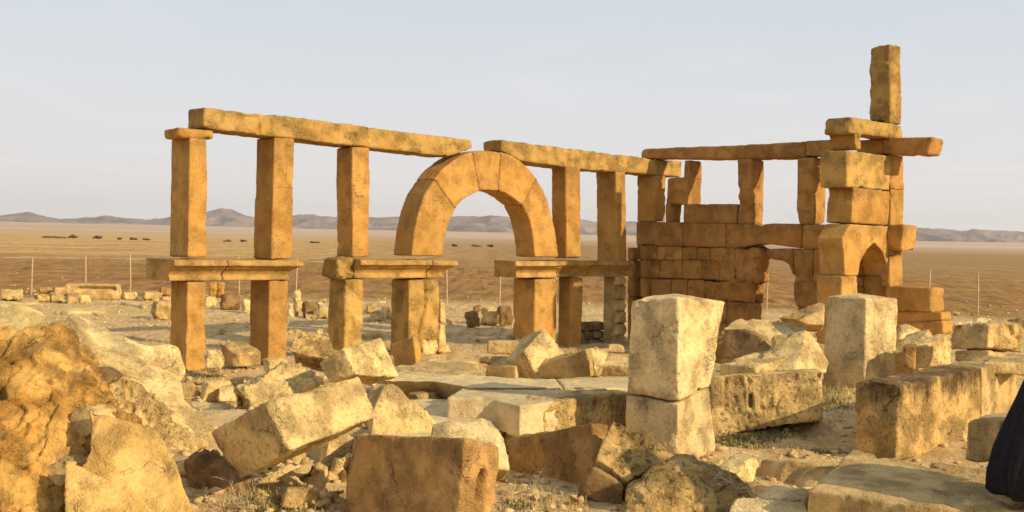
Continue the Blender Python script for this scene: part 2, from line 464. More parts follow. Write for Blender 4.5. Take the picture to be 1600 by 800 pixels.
STONES = [
  ('pillar','arcade','orange',0.026,0.3,0.7,0.0,-0.008,1,'','','',[[(-5.481,19.39,1.911),(-5.228,19.62,1.922),(-5.256,19.594,3.941),(-5.482,19.389,3.934)],[(-5.938,19.894,1.911),(-5.685,20.123,1.922),(-5.713,20.098,3.941),(-5.939,19.892,3.934)]],[]),
  ('pillar','arcade','orange',0.026,0.7,0.7,0.0,-0.008,1,'','','',[[(-5.488,19.383,-0.064),(-5.218,19.629,-0.077),(-5.231,19.617,1.49),(-5.484,19.387,1.51)],[(-5.905,19.842,-0.064),(-5.634,20.088,-0.077),(-5.647,20.076,1.49),(-5.901,19.846,1.51)]],[]),
  ('pillar','arcade','orange',0.026,0.3,0.7,0.0,-0.008,1,'','','',[[(-4.297,20.465,1.886),(-3.986,20.747,1.899),(-3.98,20.753,4.071),(-4.282,20.478,4.058)],[(-4.714,20.924,1.886),(-4.403,21.206,1.899),(-4.397,21.212,4.071),(-4.699,20.937,4.058)]],[]),
  ('pillar','arcade','orange',0.026,0.3,0.7,0.0,-0.008,1,'','','',[[(-4.317,20.447,-0.014),(-4.045,20.694,-0.025),(-4.039,20.699,1.5),(-4.321,20.444,1.52)],[(-4.76,20.936,-0.014),(-4.489,21.183,-0.025),(-4.483,21.188,1.5),(-4.764,20.932,1.52)]],[]),
  ('pillar','arcade','orange',0.026,0.3,0.7,0.0,-0.008,1,'','','',[[(-3.009,21.635,1.93),(-2.727,21.891,1.942),(-2.762,21.859,4.012),(-3.054,21.594,4.003)],[(-3.365,22.027,1.93),(-3.083,22.284,1.942),(-3.119,22.251,4.012),(-3.411,21.986,4.003)]],[]),
  ('pillar','arcade','lintel',0.026,0.9,1.8,0.0,-0.008,1,'','','',[[(-3.118,21.536,0.17),(-2.817,21.809,0.16),(-2.818,21.808,1.511),(-3.12,21.534,1.532)],[(-3.488,21.943,0.17),(-3.186,22.217,0.16),(-3.188,22.216,1.511),(-3.489,21.941,1.532)]],[]),
  ('pillar','arcade','orange',0.026,0.3,0.7,0.0,-0.008,1,'','','',[[(1.21,25.466,1.949),(1.541,25.766,1.961),(1.494,25.724,3.998),(1.15,25.411,3.992)],[(0.908,25.799,1.949),(1.238,26.1,1.961),(1.192,26.057,3.998),(0.847,25.744,3.992)]],[]),
  ('pillar','arcade','orange',0.026,0.3,0.7,0.0,-0.008,1,'','','',[[(1.345,25.589,-0.097),(1.603,25.823,-0.107),(1.612,25.831,1.497),(1.339,25.583,1.521)],[(1.077,25.885,-0.097),(1.334,26.119,-0.107),(1.343,26.128,1.497),(1.07,25.879,1.521)]],[]),
  ('pillar','arcade','orange',0.026,0.3,0.7,0.0,-0.008,1,'','','',[[(2.438,26.581,1.854),(2.683,26.804,1.862),(2.6,26.728,3.952),(2.356,26.506,3.955)],[(2.021,27.04,1.854),(2.266,27.263,1.862),(2.183,27.187,3.952),(1.939,26.965,3.955)]],[]),
  ('pillar','arcade','orange',0.026,0.3,0.7,0.0,-0.008,1,'','','',[[(3.401,27.456,2.839),(3.698,27.725,2.858),(3.67,27.7,3.939),(3.374,27.431,3.941)],[(3.032,27.863,2.839),(3.328,28.132,2.858),(3.3,28.107,3.939),(3.004,27.838,3.941)]],[]),
  ('cap_slab','arcade','orange',0.03,0.8,1.5,0.0,0.0,3,'','','',[[(-5.619,19.265,3.91),(-5.15,19.691,3.947),(-5.152,19.689,4.089),(-5.639,19.247,4.101)],[(-6.036,19.724,3.91),(-5.567,20.15,3.947),(-5.569,20.148,4.089),(-6.055,19.706,4.101)]],[]),
  ('lintel','arcade','lintel',0.03,0.5,1.3,0.0,0.0,3,'','','',[[(-5.302,19.552,4.116),(-4.511,20.271,4.076),(-1.334,23.156,3.973),(-1.062,23.403,4.088),(-0.862,23.585,4.185),(-0.878,23.57,4.367),(-2.289,22.289,4.399),(-3.378,21.3,4.447),(-4.279,20.482,4.469),(-4.45,20.326,4.437),(-4.479,20.3,4.456),(-4.657,20.138,4.457),(-5.307,19.548,4.475)],[(-5.706,19.996,4.116),(-4.914,20.715,4.076),(-1.737,23.6,3.973),(-1.466,23.847,4.088),(-1.265,24.029,4.185),(-1.281,24.014,4.367),(-2.692,22.733,4.399),(-3.782,21.744,4.447),(-4.682,20.926,4.469),(-4.854,20.77,4.437),(-4.882,20.744,4.456),(-5.06,20.582,4.457),(-5.711,19.992,4.475)]],[((-4.52,20.262,4.067),(-4.504,20.277,4.249),0.035,0.06),((-4.749,20.054,4.434),(-4.563,20.224,4.412),0.07,0.05)]),
  ('lintel','arcade','lintel',0.03,0.6,1.3,0.0,0.0,3,'','','',[[(-0.261,24.13,4.188),(0.149,24.503,4.007),(1.496,25.726,3.933),(4.153,28.138,3.95),(4.179,28.162,4.345),(3.312,27.375,4.326),(-0.273,24.119,4.429)],[(-0.665,24.574,4.188),(-0.254,24.947,4.007),(1.092,26.17,3.933),(3.749,28.582,3.95),(3.775,28.606,4.345),(2.909,27.819,4.326),(-0.676,24.564,4.429)]],[]),
  ('voussoir','arcade','orange',0.026,0.25,0.6,0.0,0.001,1,'','','',[[(-1.979,22.57,1.963),(-1.93,22.615,2.469),(-1.866,22.673,2.826),(-1.743,22.785,3.213),(-1.581,22.932,3.504),(-1.165,23.309,2.928),(-1.307,23.18,2.591),(-1.375,23.119,2.253),(-1.394,23.102,1.969)],[(-2.396,23.029,1.963),(-2.347,23.074,2.469),(-2.283,23.132,2.826),(-2.16,23.244,3.213),(-1.997,23.391,3.504),(-1.582,23.768,2.928),(-1.724,23.639,2.591),(-1.791,23.578,2.253),(-1.81,23.561,1.969)]],[]),
  ('voussoir','arcade','orange',0.026,0.25,0.6,0.0,0.001,1,'','','',[[(-1.581,22.932,3.504),(-1.427,23.072,3.72),(-1.221,23.258,3.905),(-1.049,23.415,4.037),(-0.86,23.586,4.119),(-0.691,23.74,3.327),(-0.894,23.556,3.223),(-1.043,23.42,3.097),(-1.165,23.309,2.928)],[(-1.997,23.391,3.504),(-1.844,23.531,3.72),(-1.638,23.717,3.905),(-1.466,23.874,4.037),(-1.277,24.045,4.119),(-1.107,24.199,3.327),(-1.311,24.015,3.223),(-1.46,23.879,3.097),(-1.582,23.768,2.928)]],[]),
  ('voussoir','arcade','orange',0.026,0.25,0.6,0.0,0.001,1,'','','',[[(-0.86,23.586,4.119),(-0.578,23.843,4.179),(-0.268,24.124,4.167),(-0.311,24.085,3.35),(-0.509,23.905,3.352),(-0.691,23.74,3.327)],[(-1.277,24.045,4.119),(-0.995,24.302,4.179),(-0.684,24.583,4.167),(-0.728,24.544,3.35),(-0.926,24.364,3.352),(-1.107,24.199,3.327)]],[]),
  ('voussoir','arcade','orange',0.026,0.25,0.6,0.0,0.001,1,'','','',[[(-0.268,24.124,4.167),(-0.044,24.327,4.113),(0.149,24.503,4.007),(0.347,24.682,3.858),(0.498,24.82,3.676),(0.204,24.552,3.066),(0.001,24.369,3.22),(-0.163,24.22,3.305),(-0.311,24.085,3.35)],[(-0.684,24.583,4.167),(-0.461,24.786,4.113),(-0.267,24.962,4.007),(-0.07,25.141,3.858),(0.081,25.279,3.676),(-0.213,25.011,3.066),(-0.415,24.828,3.22),(-0.58,24.678,3.305),(-0.728,24.544,3.35)]],[]),
  ('voussoir','arcade','orange',0.026,0.25,0.6,0.0,0.001,1,'','','',[[(0.498,24.82,3.676),(0.653,24.96,3.436),(0.743,25.042,3.246),(0.851,25.14,2.915),(0.946,25.227,2.553),(1.032,25.305,1.962),(0.5,24.821,1.958),(0.448,24.774,2.4),(0.363,24.697,2.771),(0.204,24.552,3.066)],[(0.081,25.279,3.676),(0.236,25.419,3.436),(0.326,25.501,3.246),(0.434,25.599,2.915),(0.529,25.686,2.553),(0.616,25.764,1.962),(0.083,25.28,1.958),(0.031,25.233,2.4),(-0.054,25.156,2.771),(-0.213,25.011,3.066)]],[]),
  ('moulding','arcade','mould',0.016,0.08,0.5,0.0,0.0,0,'','','',[[(-6.319,19.777,1.514),(-5.748,19.148,1.514),(-5.714,19.111,1.514),(-5.714,19.111,1.578),(-5.738,19.137,1.593),(-5.734,19.133,1.62),(-5.714,19.111,1.662),(-5.681,19.074,1.699),(-5.637,19.026,1.726),(-5.637,19.026,1.752),(-5.58,18.963,1.768),(-5.58,18.963,1.816),(-5.597,18.981,1.832),(-5.597,18.981,1.874),(-6.319,19.777,1.874)],[(-5.597,20.432,1.514),(-5.026,19.803,1.514),(-4.992,19.766,1.514),(-4.992,19.766,1.578),(-5.016,19.792,1.593),(-5.013,19.788,1.62),(-4.992,19.766,1.662),(-4.959,19.729,1.699),(-4.915,19.681,1.726),(-4.915,19.681,1.752),(-4.858,19.618,1.768),(-4.858,19.618,1.816),(-4.875,19.637,1.832),(-4.875,19.637,1.874),(-5.597,20.432,1.874)]],[]),
  ('moulding','arcade','mould',0.016,0.08,0.5,0.0,0.0,0,'','','',[[(-5.555,20.403,1.511),(-5.017,19.811,1.511),(-4.983,19.774,1.511),(-4.983,19.774,1.574),(-5.007,19.8,1.59),(-5.004,19.796,1.617),(-4.983,19.774,1.659),(-4.95,19.737,1.696),(-4.906,19.689,1.722),(-4.906,19.689,1.749),(-4.849,19.626,1.765),(-4.849,19.626,1.812),(-4.866,19.645,1.828),(-4.866,19.645,1.871),(-5.555,20.403,1.871)],[(-4.606,21.265,1.511),(-4.068,20.673,1.511),(-4.002,20.666,1.511),(-4.002,20.666,1.574),(-4.048,20.671,1.59),(-4.042,20.67,1.617),(-4.002,20.666,1.659),(-3.935,20.659,1.696),(-3.848,20.65,1.722),(-3.848,20.65,1.749),(-3.734,20.639,1.765),(-3.734,20.639,1.812),(-3.767,20.642,1.828),(-3.767,20.642,1.871),(-4.606,21.265,1.871)]],[]),
  ('moulding','arcade','mould',0.016,0.08,0.5,0.0,0.0,0,'','','',[[(-3.408,22.11,1.532),(-2.991,21.651,1.532),(-2.958,21.614,1.532),(-2.958,21.614,1.595),(-2.981,21.64,1.611),(-2.978,21.636,1.637),(-2.958,21.614,1.68),(-2.924,21.577,1.717),(-2.881,21.529,1.743),(-2.881,21.529,1.77),(-2.823,21.466,1.786),(-2.823,21.466,1.833),(-2.84,21.484,1.849),(-2.84,21.484,1.892),(-3.408,22.11,1.892)],[(-2.14,23.261,1.532),(-1.724,22.802,1.532),(-1.69,22.765,1.532),(-1.69,22.765,1.595),(-1.713,22.791,1.611),(-1.71,22.787,1.637),(-1.69,22.765,1.68),(-1.656,22.728,1.717),(-1.613,22.68,1.743),(-1.613,22.68,1.77),(-1.555,22.617,1.786),(-1.555,22.617,1.833),(-1.572,22.636,1.849),(-1.572,22.636,1.892),(-2.14,23.261,1.892)]],[]),
  ('moulding','arcade','mould',0.016,0.08,0.5,0.0,0.0,0,'','','',[[(-2.128,23.272,1.525),(-1.712,22.813,1.525),(-1.678,22.776,1.525),(-1.678,22.776,1.588),(-1.702,22.802,1.604),(-1.698,22.798,1.63),(-1.678,22.776,1.673),(-1.644,22.739,1.71),(-1.601,22.691,1.736),(-1.601,22.691,1.763),(-1.544,22.628,1.779),(-1.544,22.628,1.826),(-1.56,22.646,1.842),(-1.56,22.646,1.885),(-2.128,23.272,1.885)],[(-1.827,23.546,1.525),(-1.41,23.087,1.525),(-1.339,23.084,1.525),(-1.339,23.084,1.588),(-1.389,23.086,1.604),(-1.381,23.086,1.63),(-1.339,23.084,1.673),(-1.268,23.08,1.71),(-1.177,23.076,1.736),(-1.177,23.076,1.763),(-1.057,23.07,1.779),(-1.057,23.07,1.826),(-1.092,23.072,1.842),(-1.092,23.072,1.885),(-1.827,23.546,1.885)]],[]),
  ('moulding','arcade','mould',0.016,0.08,0.5,0.0,0.0,0,'','','',[[(-0.393,24.983,1.52),(0.091,24.45,1.52),(0.088,24.38,1.52),(0.088,24.38,1.584),(0.09,24.429,1.6),(0.09,24.422,1.626),(0.088,24.38,1.669),(0.085,24.309,1.706),(0.08,24.217,1.732),(0.08,24.217,1.759),(0.074,24.097,1.775),(0.074,24.097,1.822),(0.076,24.133,1.838),(0.076,24.133,1.88),(-0.393,24.983,1.88)],[(0.485,25.78,1.52),(0.969,25.247,1.52),(1.003,25.21,1.52),(1.003,25.21,1.584),(0.979,25.236,1.6),(0.982,25.232,1.626),(1.003,25.21,1.669),(1.036,25.173,1.706),(1.08,25.125,1.732),(1.08,25.125,1.759),(1.137,25.062,1.775),(1.137,25.062,1.822),(1.12,25.081,1.838),(1.12,25.081,1.88),(0.485,25.78,1.88)]],[]),
  ('moulding','arcade','mould',0.016,0.08,0.5,0.0,0.0,0,'','','',[[(0.539,25.749,1.532),(0.983,25.26,1.532),(1.01,25.23,1.532),(1.01,25.23,1.595),(0.991,25.251,1.611),(0.994,25.248,1.638),(1.01,25.23,1.68),(1.037,25.201,1.717),(1.072,25.162,1.744),(1.072,25.162,1.77),(1.118,25.112,1.786),(1.118,25.112,1.834),(1.104,25.127,1.849),(1.104,25.127,1.892),(0.539,25.749,1.892)],[(2.264,27.315,1.532),(2.708,26.826,1.532),(2.738,26.8,1.532),(2.738,26.8,1.595),(2.717,26.818,1.611),(2.72,26.816,1.638),(2.738,26.8,1.68),(2.769,26.774,1.717),(2.809,26.74,1.744),(2.809,26.74,1.77),(2.861,26.695,1.786),(2.861,26.695,1.834),(2.845,26.708,1.849),(2.845,26.708,1.892),(2.264,27.315,1.892)]],[]),
  ('corbel_block','arcade','lintel',0.03,1,2,0.0,0.0,3,'','','',[[(-3.257,21.409,1.533),(-2.991,21.651,1.525),(-2.977,21.664,1.93),(-3.221,21.442,1.904)],[(-3.674,21.868,1.533),(-3.408,22.11,1.525),(-3.393,22.123,1.93),(-3.638,21.901,1.904)]],[]),
  ('pier_block','arcade','lintel',0.03,0.4,1.0,0.0,0.001,3,'','','',[[(-1.992,22.559,0.07),(-1.721,22.804,0.103),(-1.725,22.801,0.295),(-1.411,23.086,0.277),(-1.446,23.054,1.504),(-2.018,22.535,1.497)],[(-2.409,23.018,0.07),(-2.138,23.263,0.103),(-2.141,23.26,0.295),(-1.827,23.545,0.277),(-1.863,23.513,1.504),(-2.434,22.994,1.497)]],[((-1.723,22.802,1.507),(-1.701,22.823,0.945),0.03,0.06),((-1.701,22.823,0.945),(-1.81,22.723,0.44),0.04,0.09),((-1.81,22.723,0.44),(-1.864,22.675,0.112),0.05,0.06)]),
  ('pier_block','arcade','pale',0.03,0.8,2,0.0,0.001,3,'','','',[[(-1.719,22.806,-0.025),(-1.453,23.047,-0.044),(-1.447,23.053,0.266),(-1.737,22.79,0.295)],[(-2.088,23.214,-0.025),(-1.823,23.455,-0.044),(-1.817,23.46,0.266),(-2.106,23.197,0.295)]],[]),
  ('pier_block','arcade','pale',0.03,0.8,1.5,0.0,0.001,3,'','','',[[(-1.43,23.069,0.006),(-1.196,23.281,-0.01),(-1.211,23.267,0.148),(-1.286,23.199,0.178),(-1.294,23.192,0.582),(-1.416,23.081,0.587)],[(-1.833,23.513,0.006),(-1.599,23.726,-0.01),(-1.615,23.712,0.148),(-1.689,23.644,0.178),(-1.697,23.637,0.582),(-1.82,23.525,0.587)]],[]),
  ('pier_block','arcade','tan',0.03,0.8,1.0,0.0,0.001,3,'','','',[[(-1.411,23.086,0.6),(-1.306,23.181,0.595),(-1.315,23.173,1.036),(-1.419,23.079,1.039)],[(-1.68,23.382,0.6),(-1.575,23.477,0.595),(-1.584,23.47,1.036),(-1.688,23.375,1.039)]],[]),
  ('pier_block','arcade','orange',0.03,0.5,1.0,0.0,0.001,3,'','','',[[(0.524,24.843,0.151),(1.016,25.29,0.066),(1.028,25.301,1.495),(0.51,24.83,1.486)],[(0.04,25.376,0.151),(0.532,25.823,0.066),(0.544,25.834,1.495),(0.026,25.363,1.486)]],[]),
  ('jamb','arcade','tan',0.026,0.3,0.7,0.0,-0.008,1,'','','',[[(2.454,26.596,-0.17),(2.683,26.804,-0.178),(2.643,26.767,1.488),(2.446,26.589,1.512)],[(2.172,26.907,-0.17),(2.401,27.115,-0.178),(2.36,27.078,1.488),(2.164,26.9,1.512)]],[]),
  ('ribbed_jamb_stone','arcade','tan',0.018,0.6,1.2,0.0,0.0,3,'','','',[[(2.409,26.461,1.323),(2.653,26.682,1.32),(2.7,26.724,1.424),(2.632,26.663,1.529),(2.437,26.485,1.53),(2.471,26.517,1.426)],[(2.329,26.549,1.323),(2.572,26.771,1.32),(2.619,26.813,1.424),(2.551,26.751,1.529),(2.356,26.574,1.53),(2.391,26.606,1.426)]],[]),
  ('ribbed_jamb_stone','arcade','tan',0.018,0.6,1.2,0.0,0.0,3,'','','',[[(2.441,26.49,0.997),(2.694,26.719,0.99),(2.69,26.716,1.147),(2.67,26.697,1.304),(2.466,26.512,1.308),(2.502,26.545,1.151)],[(2.361,26.579,0.997),(2.613,26.808,0.99),(2.609,26.804,1.147),(2.589,26.786,1.304),(2.386,26.601,1.308),(2.422,26.634,1.151)]],[]),
  ('ribbed_jamb_stone','arcade','tan',0.018,0.6,1.2,0.0,0.0,3,'','','',[[(2.423,26.474,0.731),(2.668,26.695,0.722),(2.714,26.737,0.848),(2.645,26.675,0.977),(2.45,26.497,0.982),(2.485,26.53,0.855)],[(2.343,26.562,0.731),(2.587,26.784,0.722),(2.633,26.826,0.848),(2.564,26.764,0.977),(2.369,26.586,0.982),(2.404,26.618,0.855)]],[]),
  ('ribbed_jamb_stone','arcade','tan',0.018,0.6,1.2,0.0,0.0,3,'','','',[[(2.454,26.502,0.448),(2.707,26.731,0.437),(2.704,26.728,0.571),(2.684,26.71,0.707),(2.48,26.525,0.714),(2.516,26.558,0.579)],[(2.374,26.59,0.448),(2.627,26.82,0.437),(2.623,26.817,0.571),(2.604,26.799,0.707),(2.4,26.614,0.714),(2.435,26.646,0.579)]],[]),
  ('ribbed_jamb_stone','arcade','tan',0.018,0.6,1.2,0.0,0.0,3,'','','',[[(2.437,26.486,0.167),(2.681,26.708,0.154),(2.727,26.75,0.286),(2.658,26.687,0.424),(2.463,26.509,0.433),(2.499,26.542,0.297)],[(2.356,26.575,0.167),(2.601,26.797,0.154),(2.647,26.838,0.286),(2.578,26.776,0.424),(2.382,26.598,0.433),(2.418,26.63,0.297)]],[]),
  ('ribbed_jamb_stone','arcade','tan',0.018,0.6,1.2,0.0,0.0,3,'','','',[[(2.469,26.515,-0.147),(2.722,26.744,-0.163),(2.718,26.741,-0.013),(2.698,26.723,0.138),(2.494,26.538,0.149),(2.53,26.57,-0.002)],[(2.388,26.603,-0.147),(2.641,26.833,-0.163),(2.638,26.83,-0.013),(2.617,26.812,0.138),(2.413,26.626,0.149),(2.449,26.659,-0.002)]],[]),
  ('infill_stone','arcade','brown',0.028,0.4,1.0,0.0,0.0,3,'','','',[[(1.597,26.493,0.267),(1.821,26.696,0.256),(1.816,26.692,0.451),(1.592,26.489,0.46)],[(1.361,26.752,0.267),(1.586,26.955,0.256),(1.581,26.951,0.451),(1.357,26.748,0.46)]],[]),
  ('infill_stone','arcade','brown',0.028,0.4,1.0,0.0,0.0,3,'','','',[[(1.834,26.708,0.256),(2.029,26.885,0.246),(2.025,26.881,0.442),(1.829,26.704,0.45)],[(1.598,26.967,0.256),(1.794,27.145,0.246),(1.789,27.14,0.442),(1.594,26.963,0.45)]],[]),
  ('infill_stone','arcade','brown',0.028,0.4,1.0,0.0,0.0,3,'','','',[[(2.042,26.897,0.245),(2.273,27.107,0.234),(2.269,27.103,0.431),(2.038,26.893,0.441)],[(1.807,27.156,0.245),(2.038,27.366,0.234),(2.033,27.362,0.431),(1.802,27.152,0.441)]],[]),
  ('infill_stone','arcade','brown',0.028,0.4,1.0,0.0,0.0,3,'','','',[[(1.57,26.468,0.076),(1.73,26.614,0.067),(1.726,26.61,0.246),(1.566,26.465,0.254)],[(1.335,26.727,0.076),(1.495,26.873,0.067),(1.491,26.869,0.246),(1.33,26.724,0.254)]],[]),
  ('infill_stone','arcade','brown',0.028,0.4,1.0,0.0,0.0,3,'','','',[[(1.743,26.625,0.066),(1.937,26.802,0.055),(1.933,26.798,0.236),(1.739,26.622,0.245)],[(1.508,26.885,0.066),(1.702,27.061,0.055),(1.698,27.057,0.236),(1.503,26.881,0.245)]],[]),
  ('infill_stone','arcade','brown',0.028,0.4,1.0,0.0,0.0,3,'','','',[[(1.95,26.814,0.055),(2.278,27.111,0.036),(2.274,27.107,0.218),(1.946,26.81,0.235)],[(1.715,27.073,0.055),(2.043,27.37,0.036),(2.038,27.366,0.218),(1.711,27.069,0.235)]],[]),
  ('infill_stone','arcade','brown',0.028,0.4,1.0,0.0,0.0,3,'','','',[[(1.607,26.502,-0.163),(1.863,26.734,-0.18),(1.858,26.73,0.045),(1.601,26.497,0.059)],[(1.371,26.761,-0.163),(1.628,26.993,-0.18),(1.622,26.989,0.045),(1.366,26.756,0.059)]],[]),
  ('infill_stone','arcade','brown',0.028,0.4,1.0,0.0,0.0,3,'','','',[[(1.876,26.746,-0.181),(2.088,26.939,-0.195),(2.083,26.934,0.032),(1.87,26.741,0.044)],[(1.64,27.005,-0.181),(1.853,27.198,-0.195),(1.847,27.193,0.032),(1.635,27.0,0.044)]],[]),
  ('infill_stone','arcade','brown',0.028,0.4,1.0,0.0,0.0,3,'','','',[[(2.101,26.951,-0.195),(2.284,27.116,-0.207),(2.278,27.112,0.021),(2.096,26.946,0.031)],[(1.866,27.21,-0.195),(2.048,27.376,-0.207),(2.043,27.371,0.021),(1.86,27.205,0.031)]],[]),
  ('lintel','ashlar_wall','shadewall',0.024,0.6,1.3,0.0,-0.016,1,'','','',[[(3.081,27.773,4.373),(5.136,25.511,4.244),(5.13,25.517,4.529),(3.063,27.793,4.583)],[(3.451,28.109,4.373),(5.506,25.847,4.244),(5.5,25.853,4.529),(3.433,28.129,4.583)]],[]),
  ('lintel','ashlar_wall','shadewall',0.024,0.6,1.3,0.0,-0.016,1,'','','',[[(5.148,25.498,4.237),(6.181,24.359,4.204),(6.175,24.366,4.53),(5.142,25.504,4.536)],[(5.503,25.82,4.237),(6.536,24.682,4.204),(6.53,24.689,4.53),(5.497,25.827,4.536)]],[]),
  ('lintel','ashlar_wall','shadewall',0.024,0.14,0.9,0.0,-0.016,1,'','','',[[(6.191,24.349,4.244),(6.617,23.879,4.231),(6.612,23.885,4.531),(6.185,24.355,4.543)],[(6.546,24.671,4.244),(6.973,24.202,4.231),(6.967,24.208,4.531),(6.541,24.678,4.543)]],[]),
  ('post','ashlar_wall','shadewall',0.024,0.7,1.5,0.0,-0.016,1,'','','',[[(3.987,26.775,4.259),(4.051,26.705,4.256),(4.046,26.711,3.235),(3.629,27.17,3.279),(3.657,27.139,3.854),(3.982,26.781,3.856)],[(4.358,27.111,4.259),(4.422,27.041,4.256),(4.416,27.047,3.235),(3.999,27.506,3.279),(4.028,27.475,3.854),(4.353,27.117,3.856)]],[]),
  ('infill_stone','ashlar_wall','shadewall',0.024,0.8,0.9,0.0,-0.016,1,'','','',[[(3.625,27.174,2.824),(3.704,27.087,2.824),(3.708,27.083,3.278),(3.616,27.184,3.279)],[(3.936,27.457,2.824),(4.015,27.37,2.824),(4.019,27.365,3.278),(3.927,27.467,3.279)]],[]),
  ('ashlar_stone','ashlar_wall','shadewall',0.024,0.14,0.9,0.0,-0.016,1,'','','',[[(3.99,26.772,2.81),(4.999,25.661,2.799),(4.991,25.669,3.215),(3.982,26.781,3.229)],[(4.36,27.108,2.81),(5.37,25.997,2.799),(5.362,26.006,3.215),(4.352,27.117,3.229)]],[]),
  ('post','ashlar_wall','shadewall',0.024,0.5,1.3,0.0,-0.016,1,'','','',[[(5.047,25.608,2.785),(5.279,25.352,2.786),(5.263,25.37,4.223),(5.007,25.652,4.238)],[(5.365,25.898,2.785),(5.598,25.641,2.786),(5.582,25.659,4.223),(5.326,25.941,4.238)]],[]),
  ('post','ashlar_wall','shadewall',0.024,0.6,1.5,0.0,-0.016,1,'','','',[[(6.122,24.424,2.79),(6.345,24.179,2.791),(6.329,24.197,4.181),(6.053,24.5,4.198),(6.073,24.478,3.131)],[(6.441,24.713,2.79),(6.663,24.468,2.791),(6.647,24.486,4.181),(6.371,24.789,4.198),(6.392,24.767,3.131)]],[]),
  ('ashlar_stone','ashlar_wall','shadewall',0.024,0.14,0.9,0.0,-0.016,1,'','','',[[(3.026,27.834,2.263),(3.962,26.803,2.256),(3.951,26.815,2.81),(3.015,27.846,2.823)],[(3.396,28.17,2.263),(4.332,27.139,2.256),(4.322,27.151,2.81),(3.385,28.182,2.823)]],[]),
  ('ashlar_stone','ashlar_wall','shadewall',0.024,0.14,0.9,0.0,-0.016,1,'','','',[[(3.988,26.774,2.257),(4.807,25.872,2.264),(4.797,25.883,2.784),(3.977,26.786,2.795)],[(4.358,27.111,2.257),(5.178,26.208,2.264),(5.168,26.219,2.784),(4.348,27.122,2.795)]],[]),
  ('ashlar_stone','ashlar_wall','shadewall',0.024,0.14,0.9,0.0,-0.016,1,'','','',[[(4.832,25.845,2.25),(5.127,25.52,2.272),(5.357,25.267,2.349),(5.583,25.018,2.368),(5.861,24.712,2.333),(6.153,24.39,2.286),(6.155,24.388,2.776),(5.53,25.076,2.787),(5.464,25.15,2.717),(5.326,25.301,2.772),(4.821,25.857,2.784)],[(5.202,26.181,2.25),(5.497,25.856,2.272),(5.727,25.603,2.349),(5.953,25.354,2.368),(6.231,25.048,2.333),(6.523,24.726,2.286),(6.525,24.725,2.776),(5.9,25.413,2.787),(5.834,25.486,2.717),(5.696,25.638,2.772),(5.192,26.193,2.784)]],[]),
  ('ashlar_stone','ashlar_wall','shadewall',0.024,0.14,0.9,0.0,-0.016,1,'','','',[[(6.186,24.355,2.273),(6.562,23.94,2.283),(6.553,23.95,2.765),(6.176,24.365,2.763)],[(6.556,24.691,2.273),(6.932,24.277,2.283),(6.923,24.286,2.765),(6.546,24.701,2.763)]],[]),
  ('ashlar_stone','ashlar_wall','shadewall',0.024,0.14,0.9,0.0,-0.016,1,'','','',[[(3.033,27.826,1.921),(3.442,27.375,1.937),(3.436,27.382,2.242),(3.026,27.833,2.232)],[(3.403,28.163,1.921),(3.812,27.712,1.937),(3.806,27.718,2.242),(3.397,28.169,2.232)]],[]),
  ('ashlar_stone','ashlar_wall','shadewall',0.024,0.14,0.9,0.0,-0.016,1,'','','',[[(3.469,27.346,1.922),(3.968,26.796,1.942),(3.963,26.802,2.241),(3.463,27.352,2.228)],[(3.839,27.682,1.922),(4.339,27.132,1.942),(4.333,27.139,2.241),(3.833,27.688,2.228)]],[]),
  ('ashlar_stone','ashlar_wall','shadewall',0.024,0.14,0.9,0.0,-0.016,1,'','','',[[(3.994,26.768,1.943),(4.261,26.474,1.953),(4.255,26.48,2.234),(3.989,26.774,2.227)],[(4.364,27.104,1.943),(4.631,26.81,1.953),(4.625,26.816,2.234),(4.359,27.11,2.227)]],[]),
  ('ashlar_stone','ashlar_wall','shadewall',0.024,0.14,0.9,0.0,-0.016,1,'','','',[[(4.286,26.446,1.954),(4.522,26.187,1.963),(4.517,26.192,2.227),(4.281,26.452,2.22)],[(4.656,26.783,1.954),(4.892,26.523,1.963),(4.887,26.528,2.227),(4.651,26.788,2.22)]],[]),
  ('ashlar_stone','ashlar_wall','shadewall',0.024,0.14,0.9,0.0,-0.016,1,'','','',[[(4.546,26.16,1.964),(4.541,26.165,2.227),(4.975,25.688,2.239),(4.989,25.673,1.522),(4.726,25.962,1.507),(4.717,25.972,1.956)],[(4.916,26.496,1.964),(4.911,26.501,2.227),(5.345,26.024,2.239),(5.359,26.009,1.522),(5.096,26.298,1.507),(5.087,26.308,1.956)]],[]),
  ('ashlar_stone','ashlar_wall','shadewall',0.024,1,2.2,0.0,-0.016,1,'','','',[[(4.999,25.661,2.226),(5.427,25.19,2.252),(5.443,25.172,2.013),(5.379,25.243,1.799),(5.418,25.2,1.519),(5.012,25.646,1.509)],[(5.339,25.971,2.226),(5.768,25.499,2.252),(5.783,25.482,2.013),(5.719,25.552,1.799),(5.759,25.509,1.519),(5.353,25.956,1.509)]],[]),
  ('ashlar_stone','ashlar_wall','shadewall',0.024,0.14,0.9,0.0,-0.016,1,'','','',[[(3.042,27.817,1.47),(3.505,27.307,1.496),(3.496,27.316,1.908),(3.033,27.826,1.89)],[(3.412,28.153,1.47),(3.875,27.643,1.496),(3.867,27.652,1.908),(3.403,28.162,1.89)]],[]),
  ('ashlar_stone','ashlar_wall','shadewall',0.024,0.14,0.9,0.0,-0.016,1,'','','',[[(3.531,27.277,1.498),(3.977,26.787,1.508),(3.969,26.796,1.927),(3.523,27.286,1.909)],[(3.901,27.614,1.498),(4.347,27.123,1.508),(4.339,27.132,1.927),(3.893,27.622,1.909)]],[]),
